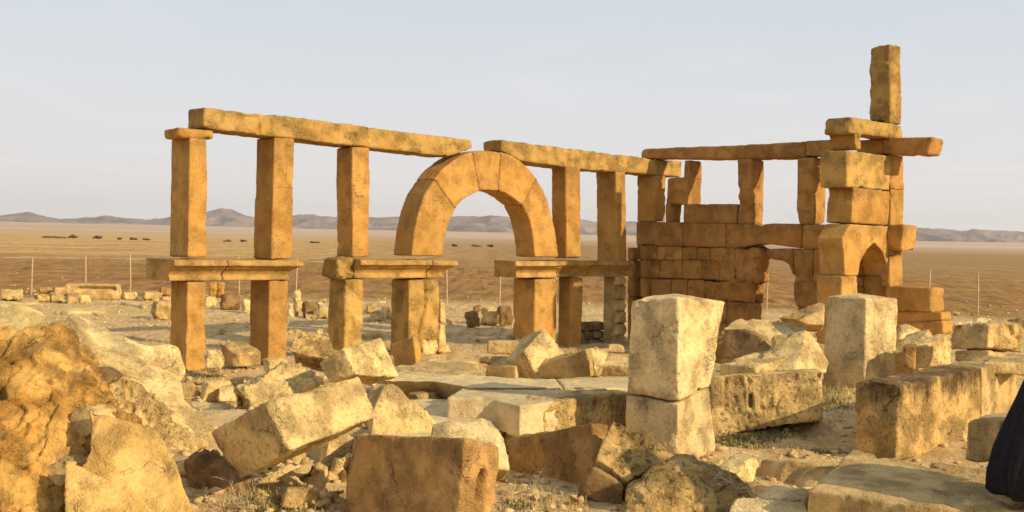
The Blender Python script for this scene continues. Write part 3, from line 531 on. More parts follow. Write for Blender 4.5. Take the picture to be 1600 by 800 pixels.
  ('ashlar_stone','ashlar_wall','shadewall',0.024,0.14,0.9,0.0,-0.016,1,'','','',[[(4.003,26.758,1.509),(4.357,26.368,1.515),(4.349,26.377,1.942),(3.994,26.767,1.928)],[(4.373,27.095,1.509),(4.727,26.704,1.515),(4.719,26.713,1.942),(4.365,27.104,1.928)]],[]),
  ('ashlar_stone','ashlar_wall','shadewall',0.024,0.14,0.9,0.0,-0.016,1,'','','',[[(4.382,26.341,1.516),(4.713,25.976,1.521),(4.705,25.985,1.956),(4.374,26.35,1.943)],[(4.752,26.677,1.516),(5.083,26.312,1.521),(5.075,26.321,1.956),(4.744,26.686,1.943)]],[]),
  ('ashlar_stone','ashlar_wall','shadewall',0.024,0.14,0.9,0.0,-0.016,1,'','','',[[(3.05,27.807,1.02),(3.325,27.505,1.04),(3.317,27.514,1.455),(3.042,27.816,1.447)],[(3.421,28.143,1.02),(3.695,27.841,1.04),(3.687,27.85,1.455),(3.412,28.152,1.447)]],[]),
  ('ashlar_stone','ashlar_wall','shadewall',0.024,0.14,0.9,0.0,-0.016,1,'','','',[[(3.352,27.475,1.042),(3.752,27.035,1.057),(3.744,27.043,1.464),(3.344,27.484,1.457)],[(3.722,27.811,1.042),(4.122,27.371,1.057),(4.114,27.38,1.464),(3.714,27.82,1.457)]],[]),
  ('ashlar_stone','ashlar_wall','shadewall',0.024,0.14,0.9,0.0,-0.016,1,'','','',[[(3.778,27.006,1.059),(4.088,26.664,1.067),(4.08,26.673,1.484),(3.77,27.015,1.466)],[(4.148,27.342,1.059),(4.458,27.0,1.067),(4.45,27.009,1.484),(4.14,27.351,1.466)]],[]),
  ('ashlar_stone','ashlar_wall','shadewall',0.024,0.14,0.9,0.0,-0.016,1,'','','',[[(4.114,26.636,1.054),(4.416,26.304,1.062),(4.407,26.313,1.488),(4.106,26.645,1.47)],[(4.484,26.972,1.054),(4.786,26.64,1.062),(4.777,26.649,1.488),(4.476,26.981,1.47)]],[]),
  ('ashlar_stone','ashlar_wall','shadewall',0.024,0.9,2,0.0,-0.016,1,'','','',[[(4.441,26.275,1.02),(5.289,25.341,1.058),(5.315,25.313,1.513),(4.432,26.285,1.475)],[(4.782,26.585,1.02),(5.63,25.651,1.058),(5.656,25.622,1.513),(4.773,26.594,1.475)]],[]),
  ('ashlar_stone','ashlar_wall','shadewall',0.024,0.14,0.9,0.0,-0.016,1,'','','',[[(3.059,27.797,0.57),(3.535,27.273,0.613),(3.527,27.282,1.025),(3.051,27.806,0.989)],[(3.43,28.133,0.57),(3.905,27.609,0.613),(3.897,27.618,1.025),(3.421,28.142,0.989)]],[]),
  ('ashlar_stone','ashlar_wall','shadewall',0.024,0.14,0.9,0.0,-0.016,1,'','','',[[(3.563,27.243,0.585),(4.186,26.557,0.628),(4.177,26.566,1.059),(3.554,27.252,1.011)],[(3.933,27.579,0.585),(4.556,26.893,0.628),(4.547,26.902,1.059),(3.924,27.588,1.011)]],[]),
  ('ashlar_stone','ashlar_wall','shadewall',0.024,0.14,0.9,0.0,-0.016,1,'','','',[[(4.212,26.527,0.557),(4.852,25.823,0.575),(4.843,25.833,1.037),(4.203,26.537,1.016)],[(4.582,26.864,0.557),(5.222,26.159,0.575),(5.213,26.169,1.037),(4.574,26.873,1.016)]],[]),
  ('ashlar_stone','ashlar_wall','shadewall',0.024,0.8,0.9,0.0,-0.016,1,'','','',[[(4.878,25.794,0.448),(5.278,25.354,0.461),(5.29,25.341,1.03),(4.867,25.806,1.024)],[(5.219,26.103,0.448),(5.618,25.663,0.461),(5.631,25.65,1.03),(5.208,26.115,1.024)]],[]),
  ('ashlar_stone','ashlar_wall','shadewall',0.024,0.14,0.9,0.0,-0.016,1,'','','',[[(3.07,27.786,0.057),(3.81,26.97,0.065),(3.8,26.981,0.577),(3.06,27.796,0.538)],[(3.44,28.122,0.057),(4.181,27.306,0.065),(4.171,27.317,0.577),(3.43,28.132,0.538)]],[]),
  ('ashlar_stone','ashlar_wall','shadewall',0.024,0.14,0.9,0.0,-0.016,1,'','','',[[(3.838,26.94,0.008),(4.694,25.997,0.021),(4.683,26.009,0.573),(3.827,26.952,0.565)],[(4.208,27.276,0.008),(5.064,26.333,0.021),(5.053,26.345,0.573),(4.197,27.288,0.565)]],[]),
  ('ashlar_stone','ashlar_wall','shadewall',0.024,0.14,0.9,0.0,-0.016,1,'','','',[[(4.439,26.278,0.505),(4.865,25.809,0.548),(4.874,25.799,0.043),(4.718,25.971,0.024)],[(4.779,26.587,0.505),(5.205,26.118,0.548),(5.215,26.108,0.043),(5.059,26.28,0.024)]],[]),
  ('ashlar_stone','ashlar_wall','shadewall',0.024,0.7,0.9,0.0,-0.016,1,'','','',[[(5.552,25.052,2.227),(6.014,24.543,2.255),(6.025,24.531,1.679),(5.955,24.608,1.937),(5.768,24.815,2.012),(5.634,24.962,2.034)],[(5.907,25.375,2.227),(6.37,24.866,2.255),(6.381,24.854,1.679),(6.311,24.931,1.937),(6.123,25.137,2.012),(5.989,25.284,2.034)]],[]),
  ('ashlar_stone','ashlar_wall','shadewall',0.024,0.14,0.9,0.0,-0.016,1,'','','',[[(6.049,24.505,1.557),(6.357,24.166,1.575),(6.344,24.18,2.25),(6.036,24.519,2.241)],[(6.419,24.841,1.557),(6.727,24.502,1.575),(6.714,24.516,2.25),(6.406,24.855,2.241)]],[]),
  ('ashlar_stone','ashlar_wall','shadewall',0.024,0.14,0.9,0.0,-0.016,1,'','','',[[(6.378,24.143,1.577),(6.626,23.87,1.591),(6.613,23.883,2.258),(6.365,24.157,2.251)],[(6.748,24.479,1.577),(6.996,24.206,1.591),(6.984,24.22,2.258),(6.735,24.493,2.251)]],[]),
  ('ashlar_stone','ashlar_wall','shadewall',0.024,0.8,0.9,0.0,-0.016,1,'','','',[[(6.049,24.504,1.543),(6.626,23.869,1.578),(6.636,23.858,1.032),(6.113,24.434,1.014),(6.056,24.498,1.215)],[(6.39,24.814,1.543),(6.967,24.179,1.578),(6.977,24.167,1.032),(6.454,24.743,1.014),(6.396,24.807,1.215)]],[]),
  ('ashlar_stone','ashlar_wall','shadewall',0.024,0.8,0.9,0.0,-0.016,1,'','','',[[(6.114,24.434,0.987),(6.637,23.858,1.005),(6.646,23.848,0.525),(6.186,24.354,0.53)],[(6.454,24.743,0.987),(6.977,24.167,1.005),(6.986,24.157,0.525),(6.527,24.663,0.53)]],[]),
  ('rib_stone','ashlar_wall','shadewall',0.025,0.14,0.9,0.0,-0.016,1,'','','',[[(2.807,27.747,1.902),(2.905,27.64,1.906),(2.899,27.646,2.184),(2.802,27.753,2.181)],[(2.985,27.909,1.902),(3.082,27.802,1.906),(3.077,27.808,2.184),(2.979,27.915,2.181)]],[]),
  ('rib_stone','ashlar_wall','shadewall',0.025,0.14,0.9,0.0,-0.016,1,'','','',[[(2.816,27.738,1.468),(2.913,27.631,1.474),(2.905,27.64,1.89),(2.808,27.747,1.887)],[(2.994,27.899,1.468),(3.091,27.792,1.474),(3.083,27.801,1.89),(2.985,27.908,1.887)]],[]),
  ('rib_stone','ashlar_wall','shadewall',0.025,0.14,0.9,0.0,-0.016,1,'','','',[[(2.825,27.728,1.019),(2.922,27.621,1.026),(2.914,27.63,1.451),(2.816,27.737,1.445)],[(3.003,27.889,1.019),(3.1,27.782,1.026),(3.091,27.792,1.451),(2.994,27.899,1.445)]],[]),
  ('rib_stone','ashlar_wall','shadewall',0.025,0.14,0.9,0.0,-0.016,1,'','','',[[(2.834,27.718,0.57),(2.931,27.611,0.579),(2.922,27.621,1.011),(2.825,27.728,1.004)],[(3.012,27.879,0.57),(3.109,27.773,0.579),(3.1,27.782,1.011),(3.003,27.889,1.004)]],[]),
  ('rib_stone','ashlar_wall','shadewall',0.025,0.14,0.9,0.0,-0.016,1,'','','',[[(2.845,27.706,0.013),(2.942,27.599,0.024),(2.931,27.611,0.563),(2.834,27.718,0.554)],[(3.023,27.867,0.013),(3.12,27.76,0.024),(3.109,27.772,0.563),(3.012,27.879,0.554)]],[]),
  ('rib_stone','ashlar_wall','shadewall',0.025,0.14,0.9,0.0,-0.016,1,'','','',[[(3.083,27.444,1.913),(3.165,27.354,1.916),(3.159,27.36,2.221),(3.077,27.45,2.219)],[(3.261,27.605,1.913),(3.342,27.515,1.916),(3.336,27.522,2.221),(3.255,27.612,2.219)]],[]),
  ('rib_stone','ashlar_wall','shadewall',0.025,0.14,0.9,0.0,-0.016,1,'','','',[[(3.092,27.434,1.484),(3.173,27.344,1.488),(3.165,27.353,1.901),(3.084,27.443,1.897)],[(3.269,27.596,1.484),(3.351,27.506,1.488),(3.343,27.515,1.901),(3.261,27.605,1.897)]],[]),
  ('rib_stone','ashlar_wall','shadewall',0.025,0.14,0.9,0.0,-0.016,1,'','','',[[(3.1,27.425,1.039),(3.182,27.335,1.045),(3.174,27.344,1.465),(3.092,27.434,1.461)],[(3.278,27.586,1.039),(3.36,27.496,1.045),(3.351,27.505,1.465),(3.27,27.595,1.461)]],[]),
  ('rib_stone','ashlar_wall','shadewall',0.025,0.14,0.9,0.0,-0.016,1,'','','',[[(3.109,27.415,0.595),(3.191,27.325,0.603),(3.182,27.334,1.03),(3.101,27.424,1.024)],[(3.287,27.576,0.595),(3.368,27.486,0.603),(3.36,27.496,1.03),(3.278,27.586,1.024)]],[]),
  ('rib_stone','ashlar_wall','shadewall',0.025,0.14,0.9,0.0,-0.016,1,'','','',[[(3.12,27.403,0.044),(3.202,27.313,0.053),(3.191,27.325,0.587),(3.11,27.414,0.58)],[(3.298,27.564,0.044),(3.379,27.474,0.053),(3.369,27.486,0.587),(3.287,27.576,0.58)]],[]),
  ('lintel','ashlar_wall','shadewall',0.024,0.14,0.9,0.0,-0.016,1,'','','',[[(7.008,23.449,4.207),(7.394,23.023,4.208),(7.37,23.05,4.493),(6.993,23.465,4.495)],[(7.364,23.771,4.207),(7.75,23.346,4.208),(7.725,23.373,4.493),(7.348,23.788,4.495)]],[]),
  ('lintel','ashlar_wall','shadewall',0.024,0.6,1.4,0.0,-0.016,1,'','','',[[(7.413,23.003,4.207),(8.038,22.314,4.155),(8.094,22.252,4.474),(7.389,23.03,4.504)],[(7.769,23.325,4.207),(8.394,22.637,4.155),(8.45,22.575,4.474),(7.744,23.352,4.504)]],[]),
  ('post','ashlar_wall','orange',0.024,0.3,1.2,0.0,-0.006,1,'','','',[[(7.379,23.041,3.508),(7.53,22.874,3.503),(7.517,22.888,4.183),(7.366,23.055,4.192)],[(7.749,23.377,3.508),(7.9,23.21,3.503),(7.887,23.224,4.183),(7.736,23.391,4.192)]],[]),
  ('post','ashlar_wall','orange',0.024,0.3,1.2,0.0,-0.006,1,'','','',[[(7.392,23.025,2.762),(7.543,22.859,2.763),(7.53,22.874,3.493),(7.379,23.04,3.497)],[(7.763,23.362,2.762),(7.913,23.195,2.763),(7.9,23.21,3.493),(7.749,23.377,3.497)]],[]),
  ('post','ashlar_wall','orange',0.024,0.3,1.2,0.0,-0.006,1,'','','',[[(7.424,22.99,1.542),(7.547,22.855,1.549),(7.534,22.87,2.267),(7.411,23.005,2.263)],[(7.795,23.326,1.542),(7.917,23.192,1.549),(7.904,23.206,2.267),(7.781,23.341,2.263)]],[]),
  ('bracket_stone','ashlar_wall','orange',0.024,0.7,1.8,0.0,-0.016,1,'','','',[[(7.477,22.933,2.296),(7.701,22.686,2.277),(7.729,22.655,2.771),(7.468,22.942,2.757)],[(7.847,23.269,2.296),(8.071,23.022,2.277),(8.099,22.991,2.771),(7.838,23.278,2.757)]],[]),
  ('footing_block','ashlar_wall','orange',0.024,0.6,0.9,0.0,-0.016,1,'','','',[[(7.499,22.908,1.067),(8.147,22.194,1.099),(8.139,22.203,1.545),(7.49,22.918,1.553)],[(7.87,23.244,1.067),(8.517,22.531,1.099),(8.509,22.54,1.545),(7.861,23.254,1.553)]],[]),
  ('footing_block','ashlar_wall','orange',0.024,0.6,0.9,0.0,-0.016,1,'','','',[[(7.504,22.903,0.811),(8.29,22.037,0.951),(8.279,22.049,1.086),(7.5,22.907,1.042)],[(7.815,23.185,0.811),(8.601,22.319,0.951),(8.59,22.331,1.086),(7.811,23.19,1.042)]],[]),
  ('footing_block','ashlar_wall','orange',0.024,0.8,1.8,0.0,-0.016,1,'','','',[[(7.51,22.897,0.517),(8.313,22.012,0.683),(8.3,22.027,0.928),(7.504,22.902,0.798)],[(7.82,23.179,0.517),(8.624,22.294,0.683),(8.61,22.309,0.928),(7.815,23.185,0.798)]],[]),
  ('tall_pillar_block','ashlar_wall','lintel',0.024,0.5,1.8,0.0,-0.006,1,'','','',[[(7.19,23.248,4.895),(7.496,22.911,4.802),(7.483,22.926,5.557),(7.458,22.953,6.39),(7.316,23.11,6.401),(7.183,23.256,6.346),(7.162,23.279,5.909),(7.197,23.241,5.593),(7.174,23.266,5.259)],[(7.509,23.537,4.895),(7.815,23.2,4.802),(7.801,23.215,5.557),(7.776,23.243,6.39),(7.634,23.399,6.401),(7.501,23.545,6.346),(7.48,23.568,5.909),(7.515,23.53,5.593),(7.492,23.555,5.259)]],[]),
  ('lintel','cross_wall','lintel',0.024,0.8,1.8,0.0,-0.006,1,'','','',[[(6.378,21.864,4.489),(7.842,23.193,4.528),(7.833,23.184,4.798),(7.536,22.915,4.803),(6.417,21.899,4.804)],[(6.008,22.271,4.489),(7.473,23.601,4.528),(7.463,23.592,4.798),(7.166,23.323,4.803),(6.048,22.306,4.804)]],[]),
  ('pad_stone','cross_wall','orange',0.024,0.9,1.6,0.0,-0.006,1,'','','',[[(6.572,22.04,4.202),(6.708,22.163,4.203),(6.698,22.154,4.51),(6.545,22.015,4.5)],[(6.169,22.484,4.202),(6.305,22.608,4.203),(6.294,22.598,4.51),(6.142,22.46,4.5)]],[]),
  ('ashlar_stone','cross_wall','lintel',0.024,0.14,0.9,0.0,-0.006,1,'','','',[[(6.346,21.834,3.463),(7.511,22.892,3.473),(7.523,22.903,4.151),(6.323,21.813,4.155)],[(5.956,22.264,3.463),(7.121,23.322,3.473),(7.133,23.333,4.151),(5.933,22.243,4.155)]],[]),
  ('ashlar_stone','cross_wall','orange',0.024,0.14,0.9,0.0,-0.006,1,'','','',[[(6.485,21.961,2.785),(7.5,22.882,2.77),(7.53,22.91,3.449),(6.53,22.001,3.462)],[(6.116,22.368,2.785),(7.13,23.289,2.77),(7.16,23.317,3.449),(6.16,22.409,3.462)]],[]),
  ('arch_block','cross_wall','orange',0.02,0.08,0.4,0.0,-0.001,1,'','','',[[(6.469,21.947,2.76),(7.482,22.866,2.744),(7.572,22.948,1.759),(7.536,22.915,1.76),(7.491,22.874,2.003),(7.355,22.751,2.244),(7.135,22.551,2.418),(6.93,22.365,2.276),(6.765,22.215,2.038),(6.706,22.161,1.765),(6.353,21.841,1.768),(6.324,21.814,2.146),(6.263,21.759,2.474)],[(6.1,22.354,2.76),(7.113,23.274,2.744),(7.202,23.355,1.759),(7.166,23.322,1.76),(7.121,23.281,2.003),(6.986,23.158,2.244),(6.765,22.958,2.418),(6.56,22.772,2.276),(6.395,22.622,2.038),(6.336,22.569,1.765),(5.983,22.248,1.768),(5.954,22.221,2.146),(5.893,22.166,2.474)]],[]),
  ('jamb_stone','cross_wall','orange',0.024,0.14,0.9,0.0,-0.006,1,'','','',[[(6.27,21.766,1.762),(6.689,22.146,1.759),(6.718,22.172,0.909),(6.297,21.79,0.951)],[(5.901,22.173,1.762),(6.319,22.553,1.759),(6.348,22.58,0.909),(5.927,22.197,0.951)]],[]),
  ('jamb_stone','cross_wall','orange',0.024,0.14,0.9,0.0,-0.006,1,'','','',[[(7.536,22.915,1.747),(7.609,22.982,1.746),(7.643,23.012,0.806),(7.57,22.946,0.809)],[(7.166,23.322,1.747),(7.24,23.389,1.746),(7.273,23.42,0.806),(7.2,23.353,0.809)]],[]),
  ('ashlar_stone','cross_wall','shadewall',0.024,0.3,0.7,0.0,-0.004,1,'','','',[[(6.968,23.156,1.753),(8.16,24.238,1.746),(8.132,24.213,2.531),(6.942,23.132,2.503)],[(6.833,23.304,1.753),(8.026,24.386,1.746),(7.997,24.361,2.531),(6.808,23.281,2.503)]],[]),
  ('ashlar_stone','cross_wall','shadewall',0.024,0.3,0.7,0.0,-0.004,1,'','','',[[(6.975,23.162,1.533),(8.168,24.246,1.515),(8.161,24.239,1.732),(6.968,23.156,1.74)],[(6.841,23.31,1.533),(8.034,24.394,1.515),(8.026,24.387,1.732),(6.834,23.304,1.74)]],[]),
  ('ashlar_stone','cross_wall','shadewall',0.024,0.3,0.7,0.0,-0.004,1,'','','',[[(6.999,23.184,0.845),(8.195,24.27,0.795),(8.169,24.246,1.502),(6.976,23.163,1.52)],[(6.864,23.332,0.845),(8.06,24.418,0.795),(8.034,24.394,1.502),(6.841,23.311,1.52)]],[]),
  ('footing_block','cross_wall','orange',0.024,0.14,0.9,0.0,-0.006,1,'','','',[[(6.331,21.821,0.437),(7.662,23.029,0.29),(7.644,23.013,0.78),(6.316,21.807,0.89)],[(5.948,22.243,0.437),(7.278,23.451,0.29),(7.261,23.435,0.78),(5.933,22.229,0.89)]],[]),
  ('fallen_block','','pale',0.018,0.6,1.0,0.5,0.001,3,'long tilted block propped across the rubble,with a dark left end','stone block','fallen stone blocks',[[(-1.738,9.112,0.583),(-2.276,9.659,0.216),(-1.683,10.431,0.4),(-1.116,9.884,0.764)],[(-1.962,9.172,0.968),(-2.553,9.719,0.617),(-1.87,10.491,0.8),(-1.302,9.944,1.113)]],[]),
  ('fallen_block','','rust',0.018,0.5,1.4,0.0,0.001,3,'big dark brown block at the bottom edge with a narrow slot','stone block','fallen stone blocks',[[(-0.373,8.619,0.14),(-1.387,9.506,-0.065),(-1.073,9.81,-0.1),(-0.096,8.923,0.08)],[(-0.329,8.763,0.785),(-1.303,9.65,0.655),(-1.042,9.953,0.551),(-0.05,9.067,0.672)]],[((-0.188,8.88,0.478),(-0.214,8.829,0.329),0.05,0.16)]),
  ('fallen_block','','pale',0.018,0.7,1.6,0.8,0,3,'pointed pale block with a grey left side,standing behind the dark slotted block','stone block','fallen stone blocks',[[(-1.384,11.436,0.315),(-1.371,11.552,0.568),(-1.293,11.687,0.799),(-1.202,11.742,0.833),(-1.123,11.753,0.781),(-1.021,11.747,0.665),(-0.836,11.771,0.534),(-0.688,11.763,0.366),(-0.617,11.733,0.228)],[(-1.553,12.049,0.328),(-1.543,12.136,0.517),(-1.485,12.237,0.69),(-1.416,12.278,0.716),(-1.357,12.287,0.677),(-1.281,12.282,0.59),(-1.142,12.3,0.492),(-1.03,12.294,0.366),(-0.978,12.271,0.262)]],[]),
  ('boulder','','white',0.018,0.9,1.6,0.7,0,3,'rounded whitish boulder lying right behind the dark slotted block','boulder','fallen stone blocks',[[(-0.592,10.891,0.441),(-0.586,10.999,0.526),(-0.485,11.039,0.545),(-0.373,11.053,0.541),(-0.292,11.094,0.563),(-0.223,11.081,0.543),(-0.169,11.016,0.484),(-0.133,10.926,0.407),(-0.116,10.799,0.304),(-0.249,10.779,0.305),(-0.5,10.758,0.322)],[(-0.769,10.903,0.37),(-0.76,11.083,0.513),(-0.591,11.149,0.544),(-0.404,11.172,0.538),(-0.269,11.24,0.574),(-0.155,11.219,0.542),(-0.064,11.11,0.442),(-0.005,10.96,0.315),(0.024,10.75,0.142),(-0.198,10.715,0.145),(-0.617,10.681,0.173)],[(-0.684,11.422,0.075),(-0.677,11.566,0.189),(-0.542,11.619,0.213),(-0.393,11.638,0.208),(-0.285,11.692,0.237),(-0.193,11.675,0.212),(-0.12,11.588,0.132),(-0.073,11.468,0.03),(-0.05,11.299,-0.108),(-0.228,11.272,-0.106),(-0.563,11.244,-0.084)]],[]),
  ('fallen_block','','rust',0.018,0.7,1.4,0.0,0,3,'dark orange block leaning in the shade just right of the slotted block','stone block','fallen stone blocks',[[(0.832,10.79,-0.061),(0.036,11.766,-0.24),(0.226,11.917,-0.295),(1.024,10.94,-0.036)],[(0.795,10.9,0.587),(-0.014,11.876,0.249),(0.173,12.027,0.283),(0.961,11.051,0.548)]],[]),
  ('fallen_block','','mottle',0.018,0.45,1.0,2.2,0,3,'tilted lichen speckled block standing on its corner below the cracked pier','stone block','fallen stone blocks',[[(0.997,10.666,0.718),(1.59,10.422,0.375),(1.252,10.303,0.258),(1.036,10.198,0.148),(0.76,10.3,0.294),(0.855,10.461,0.482)],[(1.066,11.139,0.264),(1.599,10.919,-0.044),(1.295,10.811,-0.15),(1.101,10.717,-0.249),(0.852,10.809,-0.117),(0.938,10.954,0.051)]],[]),
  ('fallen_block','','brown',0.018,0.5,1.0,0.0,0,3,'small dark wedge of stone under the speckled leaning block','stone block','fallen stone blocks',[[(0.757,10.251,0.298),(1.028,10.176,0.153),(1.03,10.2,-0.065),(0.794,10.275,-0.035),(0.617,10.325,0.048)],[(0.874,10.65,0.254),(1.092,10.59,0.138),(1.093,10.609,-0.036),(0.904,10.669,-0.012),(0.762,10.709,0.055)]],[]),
  ('boulder','','mottle',0.018,0.9,1.95,0.0,0,3,'sloping brown boulder overgrown with dry twigs at the bottom edge','boulder','fallen stone blocks',[[(1.261,9.785,0.145),(1.287,9.869,0.243),(1.408,9.944,0.307),(1.603,10.04,0.378),(1.754,10.037,0.337),(1.887,10.008,0.267),(1.999,9.966,0.186),(2.04,9.909,0.105),(1.991,9.833,0.022),(1.265,9.702,0.04)],[(0.987,9.779,0.044),(1.03,9.919,0.207),(1.231,10.045,0.315),(1.556,10.204,0.433),(1.808,10.2,0.364),(2.03,10.151,0.247),(2.217,10.08,0.113),(2.284,9.986,-0.022),(2.204,9.859,-0.16),(0.994,9.642,-0.13)],[(1.152,10.6,-0.246),(1.19,10.725,-0.099),(1.372,10.839,-0.003),(1.664,10.982,0.104),(1.891,10.978,0.042),(2.091,10.934,-0.063),(2.259,10.871,-0.184),(2.319,10.786,-0.306),(2.247,10.672,-0.43),(1.158,10.476,-0.403)]],[]),
  ('pier_block','cracked_pier','white',0.018,0.8,1.0,0.6,0.001,3,'','','',[[(1.783,12.037,0.63),(1.268,12.416,0.663),(1.825,13.123,0.696),(2.254,12.744,0.725)],[(1.752,12.0,1.757),(1.289,12.379,1.708),(1.844,13.086,1.743),(2.382,12.707,1.686)]],[((2.254,12.564,1.198),(2.273,12.585,1.176),0.05,0.05)]),
  ('pier_block','cracked_pier','white',0.018,0.5,1.0,0.5,0.001,3,'','','',[[(1.776,12.03,-0.03),(1.26,12.409,-0.03),(1.914,13.204,-0.03),(2.343,12.824,-0.03)],[(1.783,12.037,0.624),(1.268,12.416,0.657),(1.795,13.096,0.69),(2.225,12.717,0.719)]],[]),
  ('stone_pier','','white',0.018,0.8,1.2,0.6,0.001,3,'tall upright one-piece stone pier at the right with a pale face','pier','upright stone piers',[[(5.067,16.317,-0.019),(4.604,16.835,0.008),(5.24,17.372,0.05),(5.683,16.853,0.065)],[(5.032,16.246,1.601),(4.602,16.764,1.595),(5.222,17.301,1.625),(5.677,16.782,1.579)]],[]),
  ('fallen_block','','stain',0.018,0.35,1.0,1.2,0.001,3,'long stained block at the right,its top edge blackened with lichen','stone block','fallen stone blocks',[[(4.198,12.36,-0.004),(3.852,12.706,-0.035),(5.397,14.201,0.014),(5.731,13.855,-0.012)],[(4.213,12.343,0.831),(3.833,12.69,0.822),(5.421,14.184,0.894),(5.701,13.838,0.882)]],[]),
  ('fallen_block','','tan',0.018,0.5,1.0,0.8,0.001,3,'pale block directly behind the dark robed person,adjoining the long stained block','stone block','fallen stone blocks',[[(5.752,13.879,-0.012),(5.418,14.225,0.014),(6.314,15.252,0.014),(6.648,14.906,-0.012)],[(5.722,13.862,0.882),(5.443,14.209,0.894),(6.338,15.235,0.924),(6.618,14.889,0.912)]],[]),
  ('fallen_slab','','tan',0.018,0.4,1.2,0.5,0,3,'broad flat slab in the bottom right corner on which the robed person stands','stone slab','fallen stone blocks',[[(2.352,8.944,0.408),(2.978,8.534,0.399),(3.961,8.335,0.395),(4.511,9.288,0.414),(4.061,9.453,0.418),(3.651,9.852,0.426),(3.194,10.6,0.441)],[(2.352,8.944,-0.092),(2.978,8.534,-0.101),(3.961,8.335,-0.105),(4.511,9.288,-0.086),(4.061,9.453,-0.082),(3.651,9.852,-0.074),(3.194,10.6,-0.059)]],[]),
  ('fallen_slab','','tan',0.018,0.9,1.5,0.0,0,3,'thin broken ledge of stone lying on the broad slab beside the robed person','stone slab','fallen stone blocks',[[(3.665,9.95,0.418),(3.72,10.043,0.446),(3.96,10.008,0.435),(4.259,9.919,0.408),(4.208,9.731,0.352),(3.98,9.775,0.365)],[(3.665,10.05,0.278),(3.72,10.143,0.306),(3.96,10.108,0.295),(4.259,10.019,0.268),(4.208,9.831,0.212),(3.98,9.875,0.225)]],[]),
  ('fallen_block','','tan',0.018,0.7,1.0,0.0,0.001,3,'small grey squared block between the long stained block and the robed person','stone block','fallen stone blocks',[[(3.81,8.851,0.647),(3.647,9.114,0.613),(4.072,9.41,0.629),(4.254,9.147,0.65)],[(3.807,8.866,0.997),(3.649,9.129,0.948),(4.034,9.424,0.984),(4.255,9.161,0.997)]],[]),
  ('fallen_block','','tan',0.018,0.9,2,0.0,0.001,3,'squarish broken block at the right edge,behind the long stained block','stone block','fallen stone blocks',[[(6.454,15.474,0.968),(6.168,16.01,0.911),(6.803,16.35,0.888),(7.083,15.813,0.913)],[(6.474,15.5,1.304),(6.178,16.036,1.259),(6.799,16.376,1.261),(7.102,15.84,1.328)]],[]),
  ('fallen_block','','tan',0.018,0.8,1.0,0.0,0,3,'low slab under the squarish broken block at the right edge','stone block','fallen stone blocks',[[(6.46,15.476,0.794),(6.154,15.962,0.754),(6.735,16.334,0.65),(7.051,15.848,0.695)],[(6.483,15.5,0.957),(6.159,15.986,0.904),(6.747,16.358,0.82),(7.064,15.872,0.865)]],[]),
  ('fallen_slab','','white',0.018,0.9,2,0.0,0,3,'jagged whitish lump on top of the squarish broken block','stone slab','fallen stone blocks',[[(6.139,15.865,1.27),(6.289,16.027,1.351),(6.626,16.087,1.381),(6.71,15.917,1.296),(6.621,15.852,1.264)],[(6.206,16.082,1.179),(6.326,16.212,1.244),(6.596,16.26,1.268),(6.663,16.124,1.2),(6.592,16.071,1.174)]],[]),
  ('fallen_slab','','pale',0.018,0.5,1.0,0.0,0,3,'flat pale slab lying behind the robed person at the right edge','stone slab','fallen stone blocks',[[(5.879,14.197,0.918),(6.116,14.619,0.96),(6.467,14.863,0.984),(6.75,14.809,0.979),(6.45,14.178,0.916)],[(5.879,14.197,0.768),(6.116,14.619,0.81),(6.467,14.863,0.834),(6.75,14.809,0.829),(6.45,14.178,0.766)]],[]),
  ('fallen_block','','pale',0.018,0.5,1.0,1,0.001,3,'low pecked block with a dark square end,right of the one-piece pier','stone block','fallen stone blocks',[[(5.878,16.56,0.556),(5.76,16.756,0.55),(6.438,17.215,0.666),(6.572,17.02,0.595)],[(5.849,16.5,0.867),(5.731,16.696,0.884),(6.411,17.155,1.057),(6.538,16.96,1.047)]],[]),
  ('fallen_block','','rust',0.018,0.5,1.0,0.0,0,3,'small block coloured dark for its shaded square end,set against the low pecked block','stone block','fallen stone blocks',[[(5.507,16.044,0.939),(5.665,15.984,0.948),(5.667,15.966,0.61),(5.509,16.026,0.617)],[(5.661,16.442,0.931),(5.812,16.386,0.939),(5.813,16.368,0.618),(5.663,16.425,0.626)]],[]),  # added block, its dark stone stands in for a shaded block end
  ('fallen_block','','pale',0.018,0.5,1.0,0.6,0,3,'pale block with a bright top behind the right pier','stone block','fallen stone blocks',[[(5.906,17.509,0.325),(6.554,18.565,0.599),(6.856,18.351,0.709),(6.209,17.295,0.434)],[(5.775,17.5,0.669),(6.422,18.556,0.944),(6.725,18.342,1.054),(6.077,17.286,0.779)]],[]),
  ('fallen_block','','pecked',0.018,0.45,1.0,2.0,0.001,3,'long pecked block with a short dark slit,lying between the two upright piers','stone block','fallen stone blocks',[[(2.45,13.856,-0.034),(2.597,14.42,-0.0),(3.894,14.136,0.161),(3.717,13.572,0.239)],[(2.426,13.904,0.698),(2.527,14.468,0.646),(3.836,14.184,0.805),(3.731,13.62,0.82)]],[((2.911,13.784,0.498),(2.913,13.777,0.375),0.03,0.1)]),
  ('fallen_block','','pale',0.018,0.6,1.0,0.8,0,3,'flat block with a broken shaded end,resting behind the long slit block','stone block','fallen stone blocks',[[(3.257,15.209,0.569),(2.883,15.766,0.477),(3.809,16.384,0.655),(4.18,15.827,0.686)],[(3.235,15.2,0.697),(2.877,15.757,0.681),(3.781,16.376,0.872),(4.149,15.819,0.861)]],[]),
